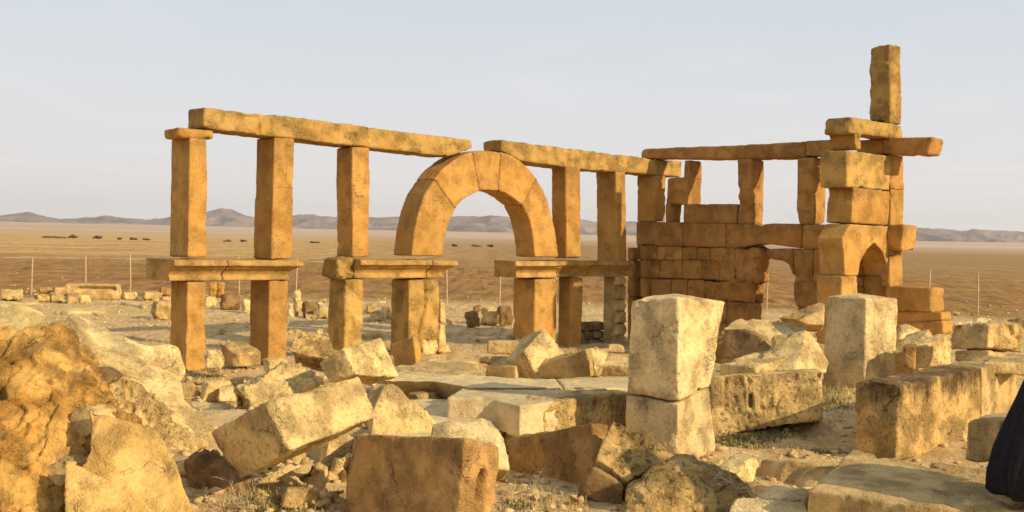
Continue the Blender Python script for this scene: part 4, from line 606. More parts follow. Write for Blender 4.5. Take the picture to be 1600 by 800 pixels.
  ('fallen_block','','pale',0.018,0.5,1.0,0.0,0,3,'wedge of pale stone leaning against the right pier,grey on its left side','stone block','fallen stone blocks',[[(4.007,15.682,0.923),(4.121,15.976,1.14),(4.22,16.042,1.101),(4.461,15.938,0.686),(4.367,15.749,0.572),(3.77,15.189,0.616)],[(3.537,15.948,0.857),(3.628,16.184,1.03),(3.707,16.236,0.999),(3.9,16.153,0.667),(3.825,16.002,0.575),(3.348,15.554,0.61)]],[]),
  ('fallen_slab','','pale',0.018,0.6,1.2,0.0,0,3,'broad pale slab with a hollow dark underside,at the foot of the ashlar wall','stone slab','fallen stone blocks',[[(3.105,16.715,1.089),(3.367,17.108,1.199),(3.516,17.232,1.222),(4.248,17.384,1.159),(4.512,17.386,1.116),(4.443,17.109,1.02),(4.08,16.473,0.833),(3.715,16.2,0.787),(3.643,16.592,0.952),(3.449,16.793,1.062)],[(2.826,17.233,0.535),(3.061,17.587,0.633),(3.195,17.699,0.654),(3.854,17.836,0.598),(4.091,17.837,0.559),(4.029,17.588,0.472),(3.703,17.016,0.304),(3.375,16.77,0.263),(3.309,17.122,0.411),(3.135,17.303,0.51)]],[]),
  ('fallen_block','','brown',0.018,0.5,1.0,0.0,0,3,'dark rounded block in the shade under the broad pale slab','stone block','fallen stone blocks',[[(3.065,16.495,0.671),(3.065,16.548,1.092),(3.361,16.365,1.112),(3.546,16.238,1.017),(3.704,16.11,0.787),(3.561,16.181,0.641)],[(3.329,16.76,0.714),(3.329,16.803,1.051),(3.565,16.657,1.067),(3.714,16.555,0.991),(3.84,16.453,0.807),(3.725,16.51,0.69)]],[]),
  ('fallen_slab','','tan',0.018,0.5,1.0,0.0,0,3,'thin grey slab tilted against the foot of the doorway','stone slab','fallen stone blocks',[[(4.569,19.647,1.072),(4.857,19.671,1.219),(5.282,19.632,1.362),(5.367,19.578,1.345),(5.32,19.431,1.178),(5.059,19.511,1.146),(4.873,19.5,1.055)],[(4.814,19.981,0.897),(5.045,20.0,1.015),(5.385,19.969,1.129),(5.453,19.926,1.116),(5.415,19.808,0.982),(5.207,19.872,0.956),(5.058,19.863,0.884)]],[]),
  ('fallen_block','','tan',0.018,0.5,1.0,0.0,0,3,'small broken stone just below the tilted grey slab','stone block','fallen stone blocks',[[(4.661,18.652,1.11),(4.85,18.707,1.214),(5.084,18.728,1.281),(5.121,18.664,1.202),(5.083,18.549,1.042),(4.8,18.578,1.034)],[(4.816,19.001,0.967),(4.967,19.045,1.051),(5.154,19.061,1.104),(5.183,19.01,1.041),(5.153,18.918,0.913),(4.927,18.942,0.907)]],[]),
  ('boulder','','pale',0.018,0.9,1.0,0.0,0,3,'smooth pale mound of stone peeping out right of the right pier','boulder','fallen stone blocks',[[(6.724,19.53,0.855),(6.807,19.767,0.983),(6.899,19.822,0.994),(6.989,19.79,0.951),(7.121,19.746,0.891),(7.003,19.636,0.852)],[(6.58,19.432,0.769),(6.719,19.828,0.982),(6.872,19.919,1.001),(7.022,19.866,0.93),(7.243,19.793,0.83),(7.046,19.609,0.764)],[(6.647,19.994,0.491),(6.758,20.311,0.662),(6.88,20.384,0.677),(7.001,20.341,0.62),(7.177,20.283,0.54),(7.019,20.135,0.487)]],[]),
  ('fallen_block','','pale',0.018,0.25,1.0,0.9,0.001,3,'cube shaped block balanced on its edge,in front of the right arch pier','stone block','fallen stone blocks',[[(0.423,16.063,0.355),(0.171,16.432,0.201),(0.491,16.838,0.52),(0.821,16.468,0.701)],[(0.189,16.0,0.761),(-0.088,16.37,0.573),(0.165,16.776,0.892),(0.48,16.406,1.077)]],[]),
  ('fallen_block','','tan',0.018,0.4,1.0,0.0,0,3,'long dark block lying against the balanced cube shaped block','stone block','fallen stone blocks',[[(1.169,15.605,0.469),(0.416,16.168,0.342),(0.548,16.305,0.314),(1.249,15.742,0.49)],[(1.021,15.6,0.843),(0.376,16.163,0.55),(0.447,16.3,0.64),(1.117,15.737,0.858)]],[]),
  ('fallen_block','','pale',0.018,0.8,2,0.0,0,3,'rough yellow stone between the long dark block and the flat topped block','stone block','fallen stone blocks',[[(1.188,15.865,0.457),(1.148,15.997,0.682),(1.085,16.026,0.786),(1.228,16.142,0.805),(1.392,16.278,0.832),(1.419,16.254,0.771),(1.325,16.058,0.59),(1.263,15.915,0.452)],[(1.102,16.305,0.4),(1.07,16.411,0.58),(1.019,16.434,0.663),(1.133,16.527,0.678),(1.265,16.636,0.7),(1.286,16.617,0.651),(1.211,16.46,0.506),(1.162,16.346,0.396)]],[]),
  ('fallen_block','','pale',0.018,0.5,1.0,0.0,0,3,'flat topped block half hidden by the tall cracked pier','stone block','fallen stone blocks',[[(1.716,15.824,0.455),(1.228,16.038,0.419),(1.467,16.573,0.507),(1.955,16.359,0.531)],[(1.71,15.8,0.617),(1.232,16.014,0.593),(1.445,16.549,0.697),(1.935,16.335,0.72)]],[]),
  ('fallen_block','','pale',0.018,0.5,1.0,0.0,0,3,'little pale block at the foot of the ribbed jamb','stone block','fallen stone blocks',[[(1.562,18.486,0.529),(1.606,18.548,0.659),(1.847,18.567,0.641),(1.865,18.516,0.522)],[(1.594,18.794,0.541),(1.629,18.844,0.644),(1.822,18.86,0.63),(1.836,18.819,0.535)]],[]),
  ('fallen_block','','tan',0.018,0.5,1.0,0.0,0,3,'low shaded block to the left of the balanced cube shaped block','stone block','fallen stone blocks',[[(0.09,16.121,0.34),(-0.348,16.376,0.328),(-0.054,16.85,0.403),(0.374,16.595,0.408)],[(0.086,16.1,0.541),(-0.352,16.355,0.532),(-0.064,16.829,0.609),(0.359,16.574,0.61)]],[]),
  ('fallen_block','','tan',0.018,0.8,1.0,0.0,0,3,'small dark stone stacked on the low shaded block beside the balanced cube','stone block','fallen stone blocks',[[(-0.303,16.685,0.507),(-0.48,16.927,0.467),(-0.144,17.167,0.436),(0.033,16.925,0.469)],[(-0.306,16.7,0.608),(-0.478,16.942,0.594),(-0.143,17.181,0.564),(0.031,16.939,0.581)]],[]),
  ('fallen_block','','tan',0.018,0.6,1.3,0.0,0,3,'small block with a sunlit front,behind and left of the balanced cube','stone block','fallen stone blocks',[[(-0.383,18.596,0.457),(-0.357,19.0,0.446),(0.198,18.962,0.432),(0.158,18.558,0.451)],[(-0.387,18.6,0.665),(-0.343,19.004,0.662),(0.204,18.966,0.648),(0.185,18.561,0.649)]],[]),
  ('paving_slab','','pave',0.02,0.35,0.8,0.25,0.0,2,'wide platform slab behind the dark rectangular pit','paving slab','paving slabs of the platform',[[(-1.591,14.912,0.07),(-0.93,14.959,0.07),(-0.576,14.573,0.07),(-0.468,14.408,0.07),(0.659,14.59,0.07),(0.599,15.49,0.07),(0.382,15.452,0.07),(-0.306,15.756,0.07),(-1.319,15.72,0.07),(-1.619,15.381,0.07)],[(-1.591,14.292,0.52),(-0.93,14.339,0.52),(-0.576,13.953,0.52),(-0.468,13.788,0.52),(0.659,13.97,0.52),(0.599,14.87,0.52),(0.382,14.832,0.52),(-0.306,15.136,0.52),(-1.319,15.1,0.52),(-1.619,14.761,0.52)]],[]),  # undercut below so that the front face over the pit turns dark
  ('paving_slab','','pave',0.02,0.35,0.8,0.25,0.0,2,'platform slab just left of the tall cracked pier','paving slab','paving slabs of the platform',[[(0.616,14.872,0.02),(0.687,13.914,0.02),(1.494,14.106,0.02),(1.743,15.28,0.02)],[(0.616,14.872,0.52),(0.687,13.914,0.52),(1.494,14.106,0.52),(1.743,15.28,0.52)]],[]),
  ('paving_slab','','pave',0.02,0.35,0.8,0.25,0.0,2,'broad platform slab behind the big pecked block','paving slab','paving slabs of the platform',[[(-0.556,13.659,0.2),(-0.456,13.439,0.2),(1.45,13.686,0.2),(1.408,13.278,0.2),(0.115,12.209,0.2),(-0.172,12.611,0.2),(-0.698,12.686,0.2)],[(-0.556,13.659,0.55),(-0.456,13.439,0.55),(1.45,13.686,0.55),(1.408,13.278,0.55),(0.115,12.209,0.55),(-0.172,12.611,0.55),(-0.698,12.686,0.55)]],[]),
  ('paving_slab','','pave',0.02,0.35,0.8,0.25,0.0,2,'sunken pale slab on the left of the big pecked block','paving slab','paving slabs of the platform',[[(-1.496,11.412,-0.07),(-1.231,14.155,-0.07),(-0.78,14.166,-0.07),(-0.228,13.534,-0.07),(-0.139,12.62,-0.07),(-0.568,10.811,-0.07),(-1.402,10.715,-0.07)],[(-1.496,11.412,0.33),(-1.231,14.155,0.33),(-0.78,14.166,0.33),(-0.228,13.534,0.33),(-0.139,12.62,0.33),(-0.568,10.811,0.33),(-1.402,10.715,0.33)]],[]),
  ('fallen_slab','','pale',0.018,0.8,1.6,1,0,3,'flat rough slab in front of the arch opening','stone slab','fallen stone blocks',[[(-1.689,15.391,0.47),(-1.644,16.202,0.494),(-1.289,16.866,0.514),(-0.922,17.065,0.52),(-0.479,16.644,0.508),(-0.314,15.527,0.474),(-0.987,15.2,0.464)],[(-1.689,15.391,0.17),(-1.644,16.202,0.194),(-1.289,16.866,0.214),(-0.922,17.065,0.22),(-0.479,16.644,0.208),(-0.314,15.527,0.174),(-0.987,15.2,0.164)]],[]),
  ('fallen_block','','pecked',0.018,0.35,1.0,2.3,0.001,3,'big block with a heavily pecked yellow front,left of the cracked pier','stone block','fallen stone blocks',[[(0.127,12.25,0.001),(-0.161,12.691,-0.031),(1.153,13.558,0.033),(1.439,13.116,0.043)],[(0.109,12.249,0.537),(-0.18,12.69,0.539),(1.131,13.557,0.587),(1.426,13.115,0.602)]],[]),
  ('fallen_block','','pale',0.018,1.0,3.0,2.2,0,3,'rough eroded block with a wavy carved face,left of the pale cube shaped block','stone block','fallen stone blocks',[[(-3.034,13.586,0.256),(-3.352,13.84,0.096),(-2.783,14.644,0.31),(-2.294,14.391,0.477)],[(-3.156,13.6,0.511),(-3.397,13.854,0.288),(-3.004,14.658,0.635),(-2.776,14.404,0.748)]],[]),
  ('fallen_block','','pale',0.018,0.45,1.0,0.6,0,3,'pale leaning block with a small hole in its sunlit face','stone block','fallen stone blocks',[[(-1.806,13.498,0.681),(-2.184,13.704,0.549),(-1.745,14.382,0.45),(-1.341,14.176,0.579)],[(-1.985,13.6,0.993),(-2.313,13.806,0.781),(-1.898,14.484,0.811),(-1.608,14.278,1.073)]],[((-1.645,13.79,0.719),(-1.63,13.795,0.704),0.045,0.08)]),
  ('fallen_block','','orange',0.018,0.6,1.0,0.0,0,3,'dark tilted block with a bright thin edge,at the foot of the arch pier','stone block','fallen stone blocks',[[(-1.388,16.954,0.408),(-1.745,17.393,0.313),(-1.653,17.488,0.307),(-1.283,17.049,0.457)],[(-1.448,17.0,0.849),(-1.864,17.439,0.677),(-1.749,17.534,0.715),(-1.371,17.095,0.862)]],[]),
  ('fallen_slab','','mottle',0.018,0.6,1.5,1.5,0,3,'dark rough slab tilted up between the second and third pillars','stone slab','fallen stone blocks',[[(-3.233,16.568,0.644),(-3.204,16.739,0.797),(-3.185,16.921,0.962),(-3.004,16.914,0.928),(-2.77,16.936,0.912),(-2.676,16.887,0.852),(-2.551,16.658,0.622),(-2.673,16.555,0.546),(-2.931,16.547,0.578)],[(-3.119,16.904,0.367),(-3.096,17.041,0.49),(-3.081,17.186,0.621),(-2.936,17.181,0.595),(-2.749,17.198,0.582),(-2.674,17.159,0.534),(-2.574,16.976,0.349),(-2.671,16.894,0.288),(-2.878,16.887,0.314)]],[]),
  ('fallen_block','','tan',0.018,0.5,1.4,0.6,0,3,'squat block with a bright smooth top between the first two pillars','stone block','fallen stone blocks',[[(-4.683,19.499,0.049),(-5.071,19.994,0.053),(-4.728,20.293,0.131),(-4.29,19.798,0.035)],[(-4.675,19.449,0.283),(-5.076,19.943,0.438),(-4.746,20.242,0.453),(-4.295,19.748,0.317)]],[]),
  ('fallen_block','','pale',0.018,0.9,2,0.0,0,3,'broken yellow stone at the base of the first pillar','stone block','fallen stone blocks',[[(-4.927,18.57,0.136),(-4.961,18.678,0.395),(-4.825,18.717,0.415),(-4.734,18.697,0.325),(-4.701,18.62,0.135)],[(-4.908,18.888,0.165),(-4.934,18.974,0.372),(-4.826,19.005,0.388),(-4.753,18.989,0.316),(-4.727,18.927,0.164)]],[]),
  ('fallen_block','','pale',0.018,0.9,1.0,0.0,0,3,'rounded pale block leaning before the first pillar','stone block','fallen stone blocks',[[(-4.985,15.865,0.665),(-4.857,15.898,0.675),(-4.723,15.934,0.691),(-4.679,15.932,0.66),(-4.634,15.895,0.541),(-4.598,15.867,0.448),(-4.629,15.833,0.377),(-4.841,15.78,0.363),(-4.95,15.815,0.516)],[(-5.137,15.891,0.732),(-4.923,15.945,0.749),(-4.7,16.005,0.775),(-4.626,16.001,0.723),(-4.552,15.94,0.525),(-4.492,15.894,0.371),(-4.544,15.836,0.252),(-4.897,15.748,0.229),(-5.079,15.807,0.484)],[(-5.164,16.392,0.593),(-4.993,16.435,0.607),(-4.815,16.483,0.628),(-4.756,16.48,0.586),(-4.696,16.431,0.428),(-4.648,16.394,0.304),(-4.69,16.348,0.209),(-4.972,16.278,0.191),(-5.118,16.325,0.395)]],[]),
  ('fallen_slab','','white',0.018,0.1,0.5,0.0,0,3,'narrow pale slab sloping down right over the rubble heap,grey along its left edge','stone slab','fallen stone blocks',[[(-4.934,12.77,1.395),(-4.874,12.856,1.391),(-4.428,13.036,1.148),(-4.244,13.103,1.043),(-4.108,13.233,1.005),(-4.038,13.04,0.863),(-4.145,12.898,0.876),(-4.42,12.609,0.942),(-4.581,12.658,1.083)],[(-5.054,12.77,1.155),(-4.994,12.856,1.151),(-4.548,13.036,0.908),(-4.364,13.103,0.803),(-4.228,13.233,0.765),(-4.158,13.04,0.623),(-4.265,12.898,0.636),(-4.54,12.609,0.702),(-4.701,12.658,0.843)]],[]),
  ('fallen_slab','','pale',0.018,0.1,0.5,0.15,0,3,'very large smooth pale slab sloping down right from the rubble heap','stone slab','fallen stone blocks',[[(-4.701,12.214,1.175),(-4.465,12.339,1.093),(-4.144,12.52,0.985),(-4.028,12.531,0.93),(-3.749,12.544,0.794),(-3.568,12.482,0.686),(-3.462,12.218,0.556),(-3.073,12.0,0.298),(-3.042,11.589,0.164),(-3.942,12.127,0.77),(-4.191,12.058,0.874),(-4.414,12.019,0.975)],[(-4.801,12.294,0.675),(-4.565,12.419,0.593),(-4.244,12.6,0.485),(-4.128,12.611,0.43),(-3.849,12.624,0.294),(-3.668,12.562,0.186),(-3.562,12.298,0.056),(-3.173,12.08,-0.202),(-3.142,11.669,-0.336),(-4.042,12.207,0.27),(-4.291,12.138,0.374),(-4.514,12.099,0.475)]],[]),
  ('fallen_slab','','pecked',0.018,0.5,1.5,2.6,0,3,'heavily pitted lower slab under the very large sloping slab','stone slab','fallen stone blocks',[[(-4.353,11.674,1.011),(-4.11,11.639,0.89),(-3.789,11.638,0.818),(-3.443,11.542,0.559),(-2.999,11.403,0.198),(-3.202,11.293,0.036),(-3.339,11.229,-0.056),(-4.242,11.245,0.175)],[(-4.286,12.053,0.856),(-4.067,12.021,0.746),(-3.779,12.02,0.682),(-3.467,11.933,0.448),(-3.068,11.808,0.123),(-3.25,11.71,-0.022),(-3.373,11.652,-0.105),(-4.186,11.666,0.103)]],[]),
  ('fallen_stone','','brown',0.018,0.7,1.0,0.0,0,3,'small dark chip of stone wedged in the rubble heap','stone','fallen stone blocks',[[(-3.863,10.557,0.959),(-3.887,10.587,1.032),(-3.761,10.566,1.055),(-3.588,10.496,0.96),(-3.706,10.5,0.892),(-3.767,10.509,0.878)],[(-3.843,10.853,0.96),(-3.862,10.877,1.018),(-3.761,10.86,1.036),(-3.623,10.804,0.961),(-3.717,10.807,0.906),(-3.766,10.814,0.895)]],[]),
  ('boulder','','boulder',0.016,0.3,2.7,1.4,0,3,'huge rough orange boulder filling the lower left corner','boulder','fallen stone blocks',[[(-4.633,9.547,1.264),(-4.372,9.672,1.323),(-4.197,9.723,1.326),(-4.12,9.757,1.342),(-4.105,9.778,1.361),(-4.026,9.805,1.367),(-3.945,9.836,1.377),(-3.871,9.805,1.316),(-3.809,9.752,1.235),(-3.749,9.692,1.146),(-3.684,9.671,1.101),(-3.625,9.603,1.003),(-3.509,9.571,0.929),(-3.424,9.425,0.731),(-3.323,9.057,0.272),(-4.241,8.841,0.316)],[(-5.133,9.589,1.317),(-4.697,9.796,1.417),(-4.406,9.881,1.421),(-4.277,9.939,1.447),(-4.253,9.973,1.479),(-4.121,10.019,1.489),(-3.985,10.07,1.505),(-3.862,10.018,1.405),(-3.759,9.93,1.27),(-3.659,9.831,1.121),(-3.551,9.795,1.045),(-3.453,9.682,0.882),(-3.259,9.629,0.758),(-3.118,9.385,0.43),(-2.949,8.772,-0.337),(-4.479,8.411,-0.263)],[(-4.993,10.705,0.958),(-4.645,10.871,1.038),(-4.412,10.939,1.042),(-4.309,10.985,1.063),(-4.289,11.012,1.088),(-4.184,11.049,1.096),(-4.075,11.09,1.109),(-3.977,11.049,1.029),(-3.894,10.978,0.92),(-3.814,10.899,0.802),(-3.728,10.87,0.741),(-3.649,10.779,0.61),(-3.494,10.737,0.511),(-3.382,10.542,0.249),(-3.246,10.052,-0.364),(-4.47,9.763,-0.305)]],[]),
  ('boulder','','yellow',0.018,0.9,1.8,0.0,0,3,'pale boulder on top of the rubble heap at the left edge','boulder','fallen stone blocks',[[(-5.197,11.285,1.588),(-5.019,11.398,1.579),(-4.924,11.444,1.567),(-4.809,11.43,1.519),(-4.741,11.427,1.494),(-4.713,11.368,1.456),(-4.751,11.313,1.444),(-4.814,11.228,1.426),(-4.816,11.165,1.397),(-5.036,10.957,1.377)],[(-5.419,11.291,1.623),(-5.123,11.478,1.607),(-4.964,11.555,1.587),(-4.772,11.532,1.508),(-4.659,11.526,1.466),(-4.612,11.428,1.403),(-4.676,11.336,1.382),(-4.78,11.196,1.353),(-4.784,11.091,1.305),(-5.151,10.744,1.271)],[(-5.414,11.996,1.088),(-5.178,12.146,1.076),(-5.05,12.208,1.06),(-4.896,12.189,0.997),(-4.806,12.185,0.963),(-4.768,12.106,0.912),(-4.82,12.033,0.896),(-4.903,11.92,0.872),(-4.906,11.836,0.834),(-5.199,11.559,0.807)]],[]),
  ('fallen_slab','','orangeslab',0.014,0.25,1.6,0.0,0,3,'smooth orange slab leaning in the lower left foreground','stone slab','fallen stone blocks',[[(-3.395,9.233,0.899),(-3.33,9.226,0.865),(-3.177,9.233,0.81),(-2.876,9.266,0.728),(-2.765,9.216,0.625),(-2.642,9.121,0.465),(-2.443,8.906,0.136),(-2.313,8.6,-0.273),(-3.223,8.335,-0.214),(-3.324,8.674,0.221),(-3.35,8.863,0.451),(-3.307,9.006,0.6)],[(-3.419,9.581,0.458),(-3.367,9.576,0.431),(-3.244,9.581,0.387),(-3.003,9.608,0.321),(-2.915,9.567,0.239),(-2.816,9.491,0.111),(-2.657,9.32,-0.153),(-2.552,9.075,-0.48),(-3.281,8.862,-0.433),(-3.361,9.134,-0.085),(-3.383,9.285,0.099),(-3.348,9.4,0.219)]],[]),
  ('fallen_stone','','tan',0.012,0.5,1.5,0.0,0,3,'small broken stone chip at the head of the smooth orange slab','stone','fallen stone blocks',[[(-3.63,9.404,0.759),(-3.586,9.423,0.836),(-3.466,9.396,0.885),(-3.37,9.337,0.843),(-3.319,9.245,0.691),(-3.474,9.275,0.621),(-3.55,9.335,0.682)],[(-3.501,9.693,0.759),(-3.466,9.707,0.821),(-3.37,9.686,0.859),(-3.293,9.639,0.826),(-3.252,9.565,0.705),(-3.376,9.589,0.648),(-3.437,9.637,0.697)]],[]),
  ('fallen_slab','','orangeslab',0.014,0.25,1.6,0.0,0,3,'lower orange slab at the bottom edge,in front of the smooth orange slab','stone slab','fallen stone blocks',[[(-3.452,8.891,0.543),(-3.395,8.898,0.528),(-3.146,8.876,0.402),(-2.908,8.841,0.266),(-2.677,8.822,0.151),(-2.526,8.659,-0.1),(-2.443,8.549,-0.261),(-3.302,8.299,-0.205),(-3.341,8.621,0.185)],[(-3.366,9.156,0.168),(-3.32,9.162,0.156),(-3.121,9.145,0.056),(-2.931,9.116,-0.054),(-2.746,9.101,-0.146),(-2.625,8.971,-0.346),(-2.558,8.883,-0.475),(-3.246,8.683,-0.43),(-3.277,8.94,-0.119)]],[]),
  ('fallen_stone','','tan',0.012,0.5,1.5,0.0,0,3,'lower broken stone chip near the bottom left corner','stone','fallen stone blocks',[[(-3.692,9.092,0.398),(-3.649,9.11,0.472),(-3.505,9.079,0.532),(-3.433,9.026,0.482),(-3.396,8.947,0.348),(-3.528,8.967,0.275),(-3.633,9.038,0.334)],[(-3.563,9.331,0.399),(-3.529,9.345,0.459),(-3.414,9.32,0.507),(-3.356,9.278,0.467),(-3.326,9.215,0.359),(-3.432,9.231,0.301),(-3.516,9.288,0.348)]],[]),
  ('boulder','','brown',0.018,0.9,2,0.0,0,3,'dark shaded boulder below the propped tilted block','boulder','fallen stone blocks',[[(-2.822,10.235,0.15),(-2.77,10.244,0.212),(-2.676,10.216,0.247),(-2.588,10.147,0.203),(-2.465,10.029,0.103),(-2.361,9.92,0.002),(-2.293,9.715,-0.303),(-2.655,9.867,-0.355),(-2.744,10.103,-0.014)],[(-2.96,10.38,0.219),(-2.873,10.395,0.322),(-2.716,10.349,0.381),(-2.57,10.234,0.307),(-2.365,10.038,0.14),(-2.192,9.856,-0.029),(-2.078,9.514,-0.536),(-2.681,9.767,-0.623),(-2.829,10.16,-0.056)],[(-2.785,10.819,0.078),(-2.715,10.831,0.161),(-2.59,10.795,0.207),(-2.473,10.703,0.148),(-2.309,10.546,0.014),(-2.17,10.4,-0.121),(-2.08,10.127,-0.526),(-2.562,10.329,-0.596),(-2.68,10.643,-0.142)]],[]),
  ('fallen_stone','','pale',0.018,0.6,1.0,0.0,0,3,'small pale stone behind the wavy carved block','stone','fallen stone blocks',[[(-3.865,15.171,0.085),(-3.878,15.277,0.258),(-3.697,15.34,0.288),(-3.632,15.228,0.081)],[(-3.896,15.438,0.103),(-3.906,15.522,0.242),(-3.761,15.573,0.266),(-3.709,15.483,0.101)]],[]),
  ('fallen_slab','','pale',0.018,0.5,1.0,0.0,0,3,'thin flat slab on the ground left of the wavy carved block','stone slab','fallen stone blocks',[[(-4.172,14.753,0.162),(-3.557,14.605,0.154),(-3.453,14.12,0.13),(-3.47,14.0,0.124),(-3.811,14.043,0.126)],[(-4.172,14.753,-0.088),(-3.557,14.605,-0.096),(-3.453,14.12,-0.12),(-3.47,14.0,-0.126),(-3.811,14.043,-0.124)]],[]),
  ('fallen_stone','','tan',0.018,0.9,2,0.0,0,3,'small wrinkled stone beside the dark end of the propped tilted block','stone','fallen stone blocks',[[(-3.523,13.038,0.26),(-3.329,13.077,0.266),(-3.239,13.067,0.247),(-3.154,12.968,0.162),(-3.153,12.826,0.055),(-3.351,12.889,0.127)],[(-3.477,13.326,0.046),(-3.322,13.357,0.05),(-3.249,13.349,0.035),(-3.182,13.27,-0.033),(-3.181,13.156,-0.119),(-3.339,13.207,-0.061)]],[]),
  ('fallen_block','','pale',0.018,0.9,2.2,0.0,0,3,'pale broken stone in the gap under the propped tilted block','stone block','fallen stone blocks',[[(-2.262,10.172,-0.104),(-2.31,10.246,0.039),(-2.14,10.382,0.171),(-2.062,10.427,0.205),(-1.848,10.528,0.26),(-1.799,10.464,0.132),(-1.765,10.36,-0.05),(-1.849,10.258,-0.173),(-2.227,10.15,-0.155)],[(-2.215,10.604,-0.176),(-2.254,10.663,-0.061),(-2.118,10.772,0.044),(-2.055,10.808,0.071),(-1.884,10.889,0.115),(-1.845,10.837,0.013),(-1.818,10.755,-0.133),(-1.885,10.672,-0.231),(-2.188,10.587,-0.217)]],[]),
  ('fallen_stone','','white',0.018,0.7,1.0,0.0,0,3,'bright chip of stone on the broken stone under the propped block','stone','fallen stone blocks',[[(-1.939,10.243,0.203),(-1.82,10.374,0.255),(-1.789,10.427,0.281),(-1.761,10.372,0.239),(-1.8,10.268,0.184),(-1.872,10.196,0.157)],[(-1.917,10.407,0.106),(-1.822,10.512,0.148),(-1.797,10.554,0.168),(-1.775,10.51,0.135),(-1.806,10.427,0.091),(-1.864,10.369,0.069)]],[]),
  ('fallen_block','','brown',0.018,0.8,1.0,0.0,0,3,'dark stone with a square hollow,left of the slotted block','stone block','fallen stone blocks',[[(-1.934,10.884,-0.17),(-1.896,10.926,0.006),(-1.856,10.935,0.097),(-1.689,10.843,0.13),(-1.534,10.739,0.112),(-1.524,10.599,-0.247),(-1.92,10.823,-0.308)],[(-1.8,11.221,-0.147),(-1.77,11.255,-0.006),(-1.738,11.262,0.066),(-1.604,11.189,0.093),(-1.48,11.106,0.079),(-1.472,10.993,-0.208),(-1.789,11.173,-0.258)]],[]),
  ('fallen_block','','mottle',0.018,0.8,1.0,1,0,3,'speckled stone tucked behind the slotted block on its left','stone block','fallen stone blocks',[[(-1.915,11.279,0.04),(-1.876,11.416,0.116),(-1.631,11.484,0.154),(-1.598,11.271,0.035),(-1.756,11.275,0.038)],[(-1.883,11.642,-0.253),(-1.852,11.752,-0.192),(-1.656,11.806,-0.162),(-1.629,11.636,-0.256),(-1.756,11.639,-0.254)]],[]),
  ('fallen_block','','pale',0.018,0.7,1.8,0.0,0,3,'low pale stone at the foot of the tall cracked pier','stone block','fallen stone blocks',[[(2.186,11.501,0.185),(2.505,11.575,0.165),(2.47,11.528,0.121),(2.341,11.386,-0.001),(2.195,11.279,-0.077),(1.981,11.339,0.065),(2.023,11.411,0.134)],[(2.197,11.887,-0.035),(2.452,11.946,-0.051),(2.424,11.908,-0.086),(2.321,11.795,-0.184),(2.204,11.71,-0.245),(2.033,11.758,-0.131),(2.067,11.815,-0.076)]],[]),
  ('fallen_slab','','pale',0.018,0.4,1.0,0.0,0,3,'thin upright slab catching the sun at the edge of the sunken hollow','stone slab','fallen stone blocks',[[(2.16,10.806,0.145),(2.29,11.004,0.219),(2.419,11.178,0.244),(2.516,11.276,0.196),(2.376,11.007,0.01),(2.269,10.88,0.022)],[(1.996,11.0,0.144),(2.1,11.159,0.203),(2.203,11.298,0.223),(2.281,11.376,0.185),(2.168,11.161,0.036),(2.083,11.059,0.046)]],[]),
  ('fallen_block','','tan',0.018,0.6,1.5,0.0,0,3,'sunken shaded block with a joint line in front of the weedy path','stone block','fallen stone blocks',[[(2.857,10.865,0.001),(2.512,11.698,-0.147),(3.496,12.154,-0.245),(3.909,11.321,-0.164)],[(3.093,10.9,0.219),(2.592,11.733,0.117),(3.525,12.189,0.056),(3.928,11.356,0.103)]],[]),
  ('fallen_slab','','white',0.018,0.6,1.4,0.0,0,3,'whitish slab left of the broad slab,upper one of a pair','stone slab','fallen stone blocks',[[(2.084,9.594,0.202),(2.207,9.792,0.231),(2.284,9.888,0.246),(2.465,9.837,0.238),(2.591,9.769,0.228),(2.512,9.546,0.194),(2.397,9.554,0.196)],[(2.084,9.594,-0.148),(2.207,9.792,-0.119),(2.284,9.888,-0.104),(2.465,9.837,-0.112),(2.591,9.769,-0.122),(2.512,9.546,-0.156),(2.397,9.554,-0.154)]],[]),
  ('fallen_slab','','white',0.018,0.7,1.4,0.0,0,3,'whitish slab left of the broad slab,lower one of a pair','stone slab','fallen stone blocks',[[(1.754,9.119,0.173),(1.852,9.292,0.238),(1.921,9.325,0.253),(2.415,9.254,0.253),(2.414,9.086,0.194),(2.263,8.6,0.016),(1.594,8.631,-0.006)],[(1.754,9.169,-0.177),(1.852,9.342,-0.112),(1.921,9.375,-0.097),(2.415,9.304,-0.097),(2.414,9.136,-0.156),(2.263,8.65,-0.334),(1.594,8.681,-0.356)]],[]),
  ('fallen_block','','pale',0.02,0.4,1.6,0.5,0.0,3,'leaning squared block left of the wavy carved block','stone block','fallen stone blocks',[[(-4.141,15.357,0.02),(-3.86,15.519,0.02),(-3.974,15.716,0.02),(-4.255,15.554,0.02)],[(-4.067,15.4,0.308),(-3.786,15.562,0.308),(-3.899,15.759,0.308),(-4.18,15.597,0.308)]],[]),
  ('fallen_block','','tan',0.02,0.4,1.6,0.5,0.0,3,'tilted block half hidden in the gap below the long propped block','stone block','fallen stone blocks',[[(-2.221,10.899,0.05),(-1.971,10.782,0.05),(-1.89,10.957,0.05),(-2.14,11.074,0.05)],[(-2.29,10.931,0.303),(-2.04,10.814,0.303),(-1.958,10.989,0.303),(-2.208,11.106,0.303)]],[]),
  ('fallen_block','','pale',0.02,0.4,1.6,0.5,0.0,3,'block wedged between the propped block and the dark slotted block','stone block','fallen stone blocks',[[(-1.828,11.396,0.02),(-1.584,11.567,0.02),(-1.704,11.737,0.02),(-1.947,11.567,0.02)],[(-1.782,11.428,0.298),(-1.539,11.599,0.298),(-1.658,11.769,0.298),(-1.901,11.598,0.298)]],[]),
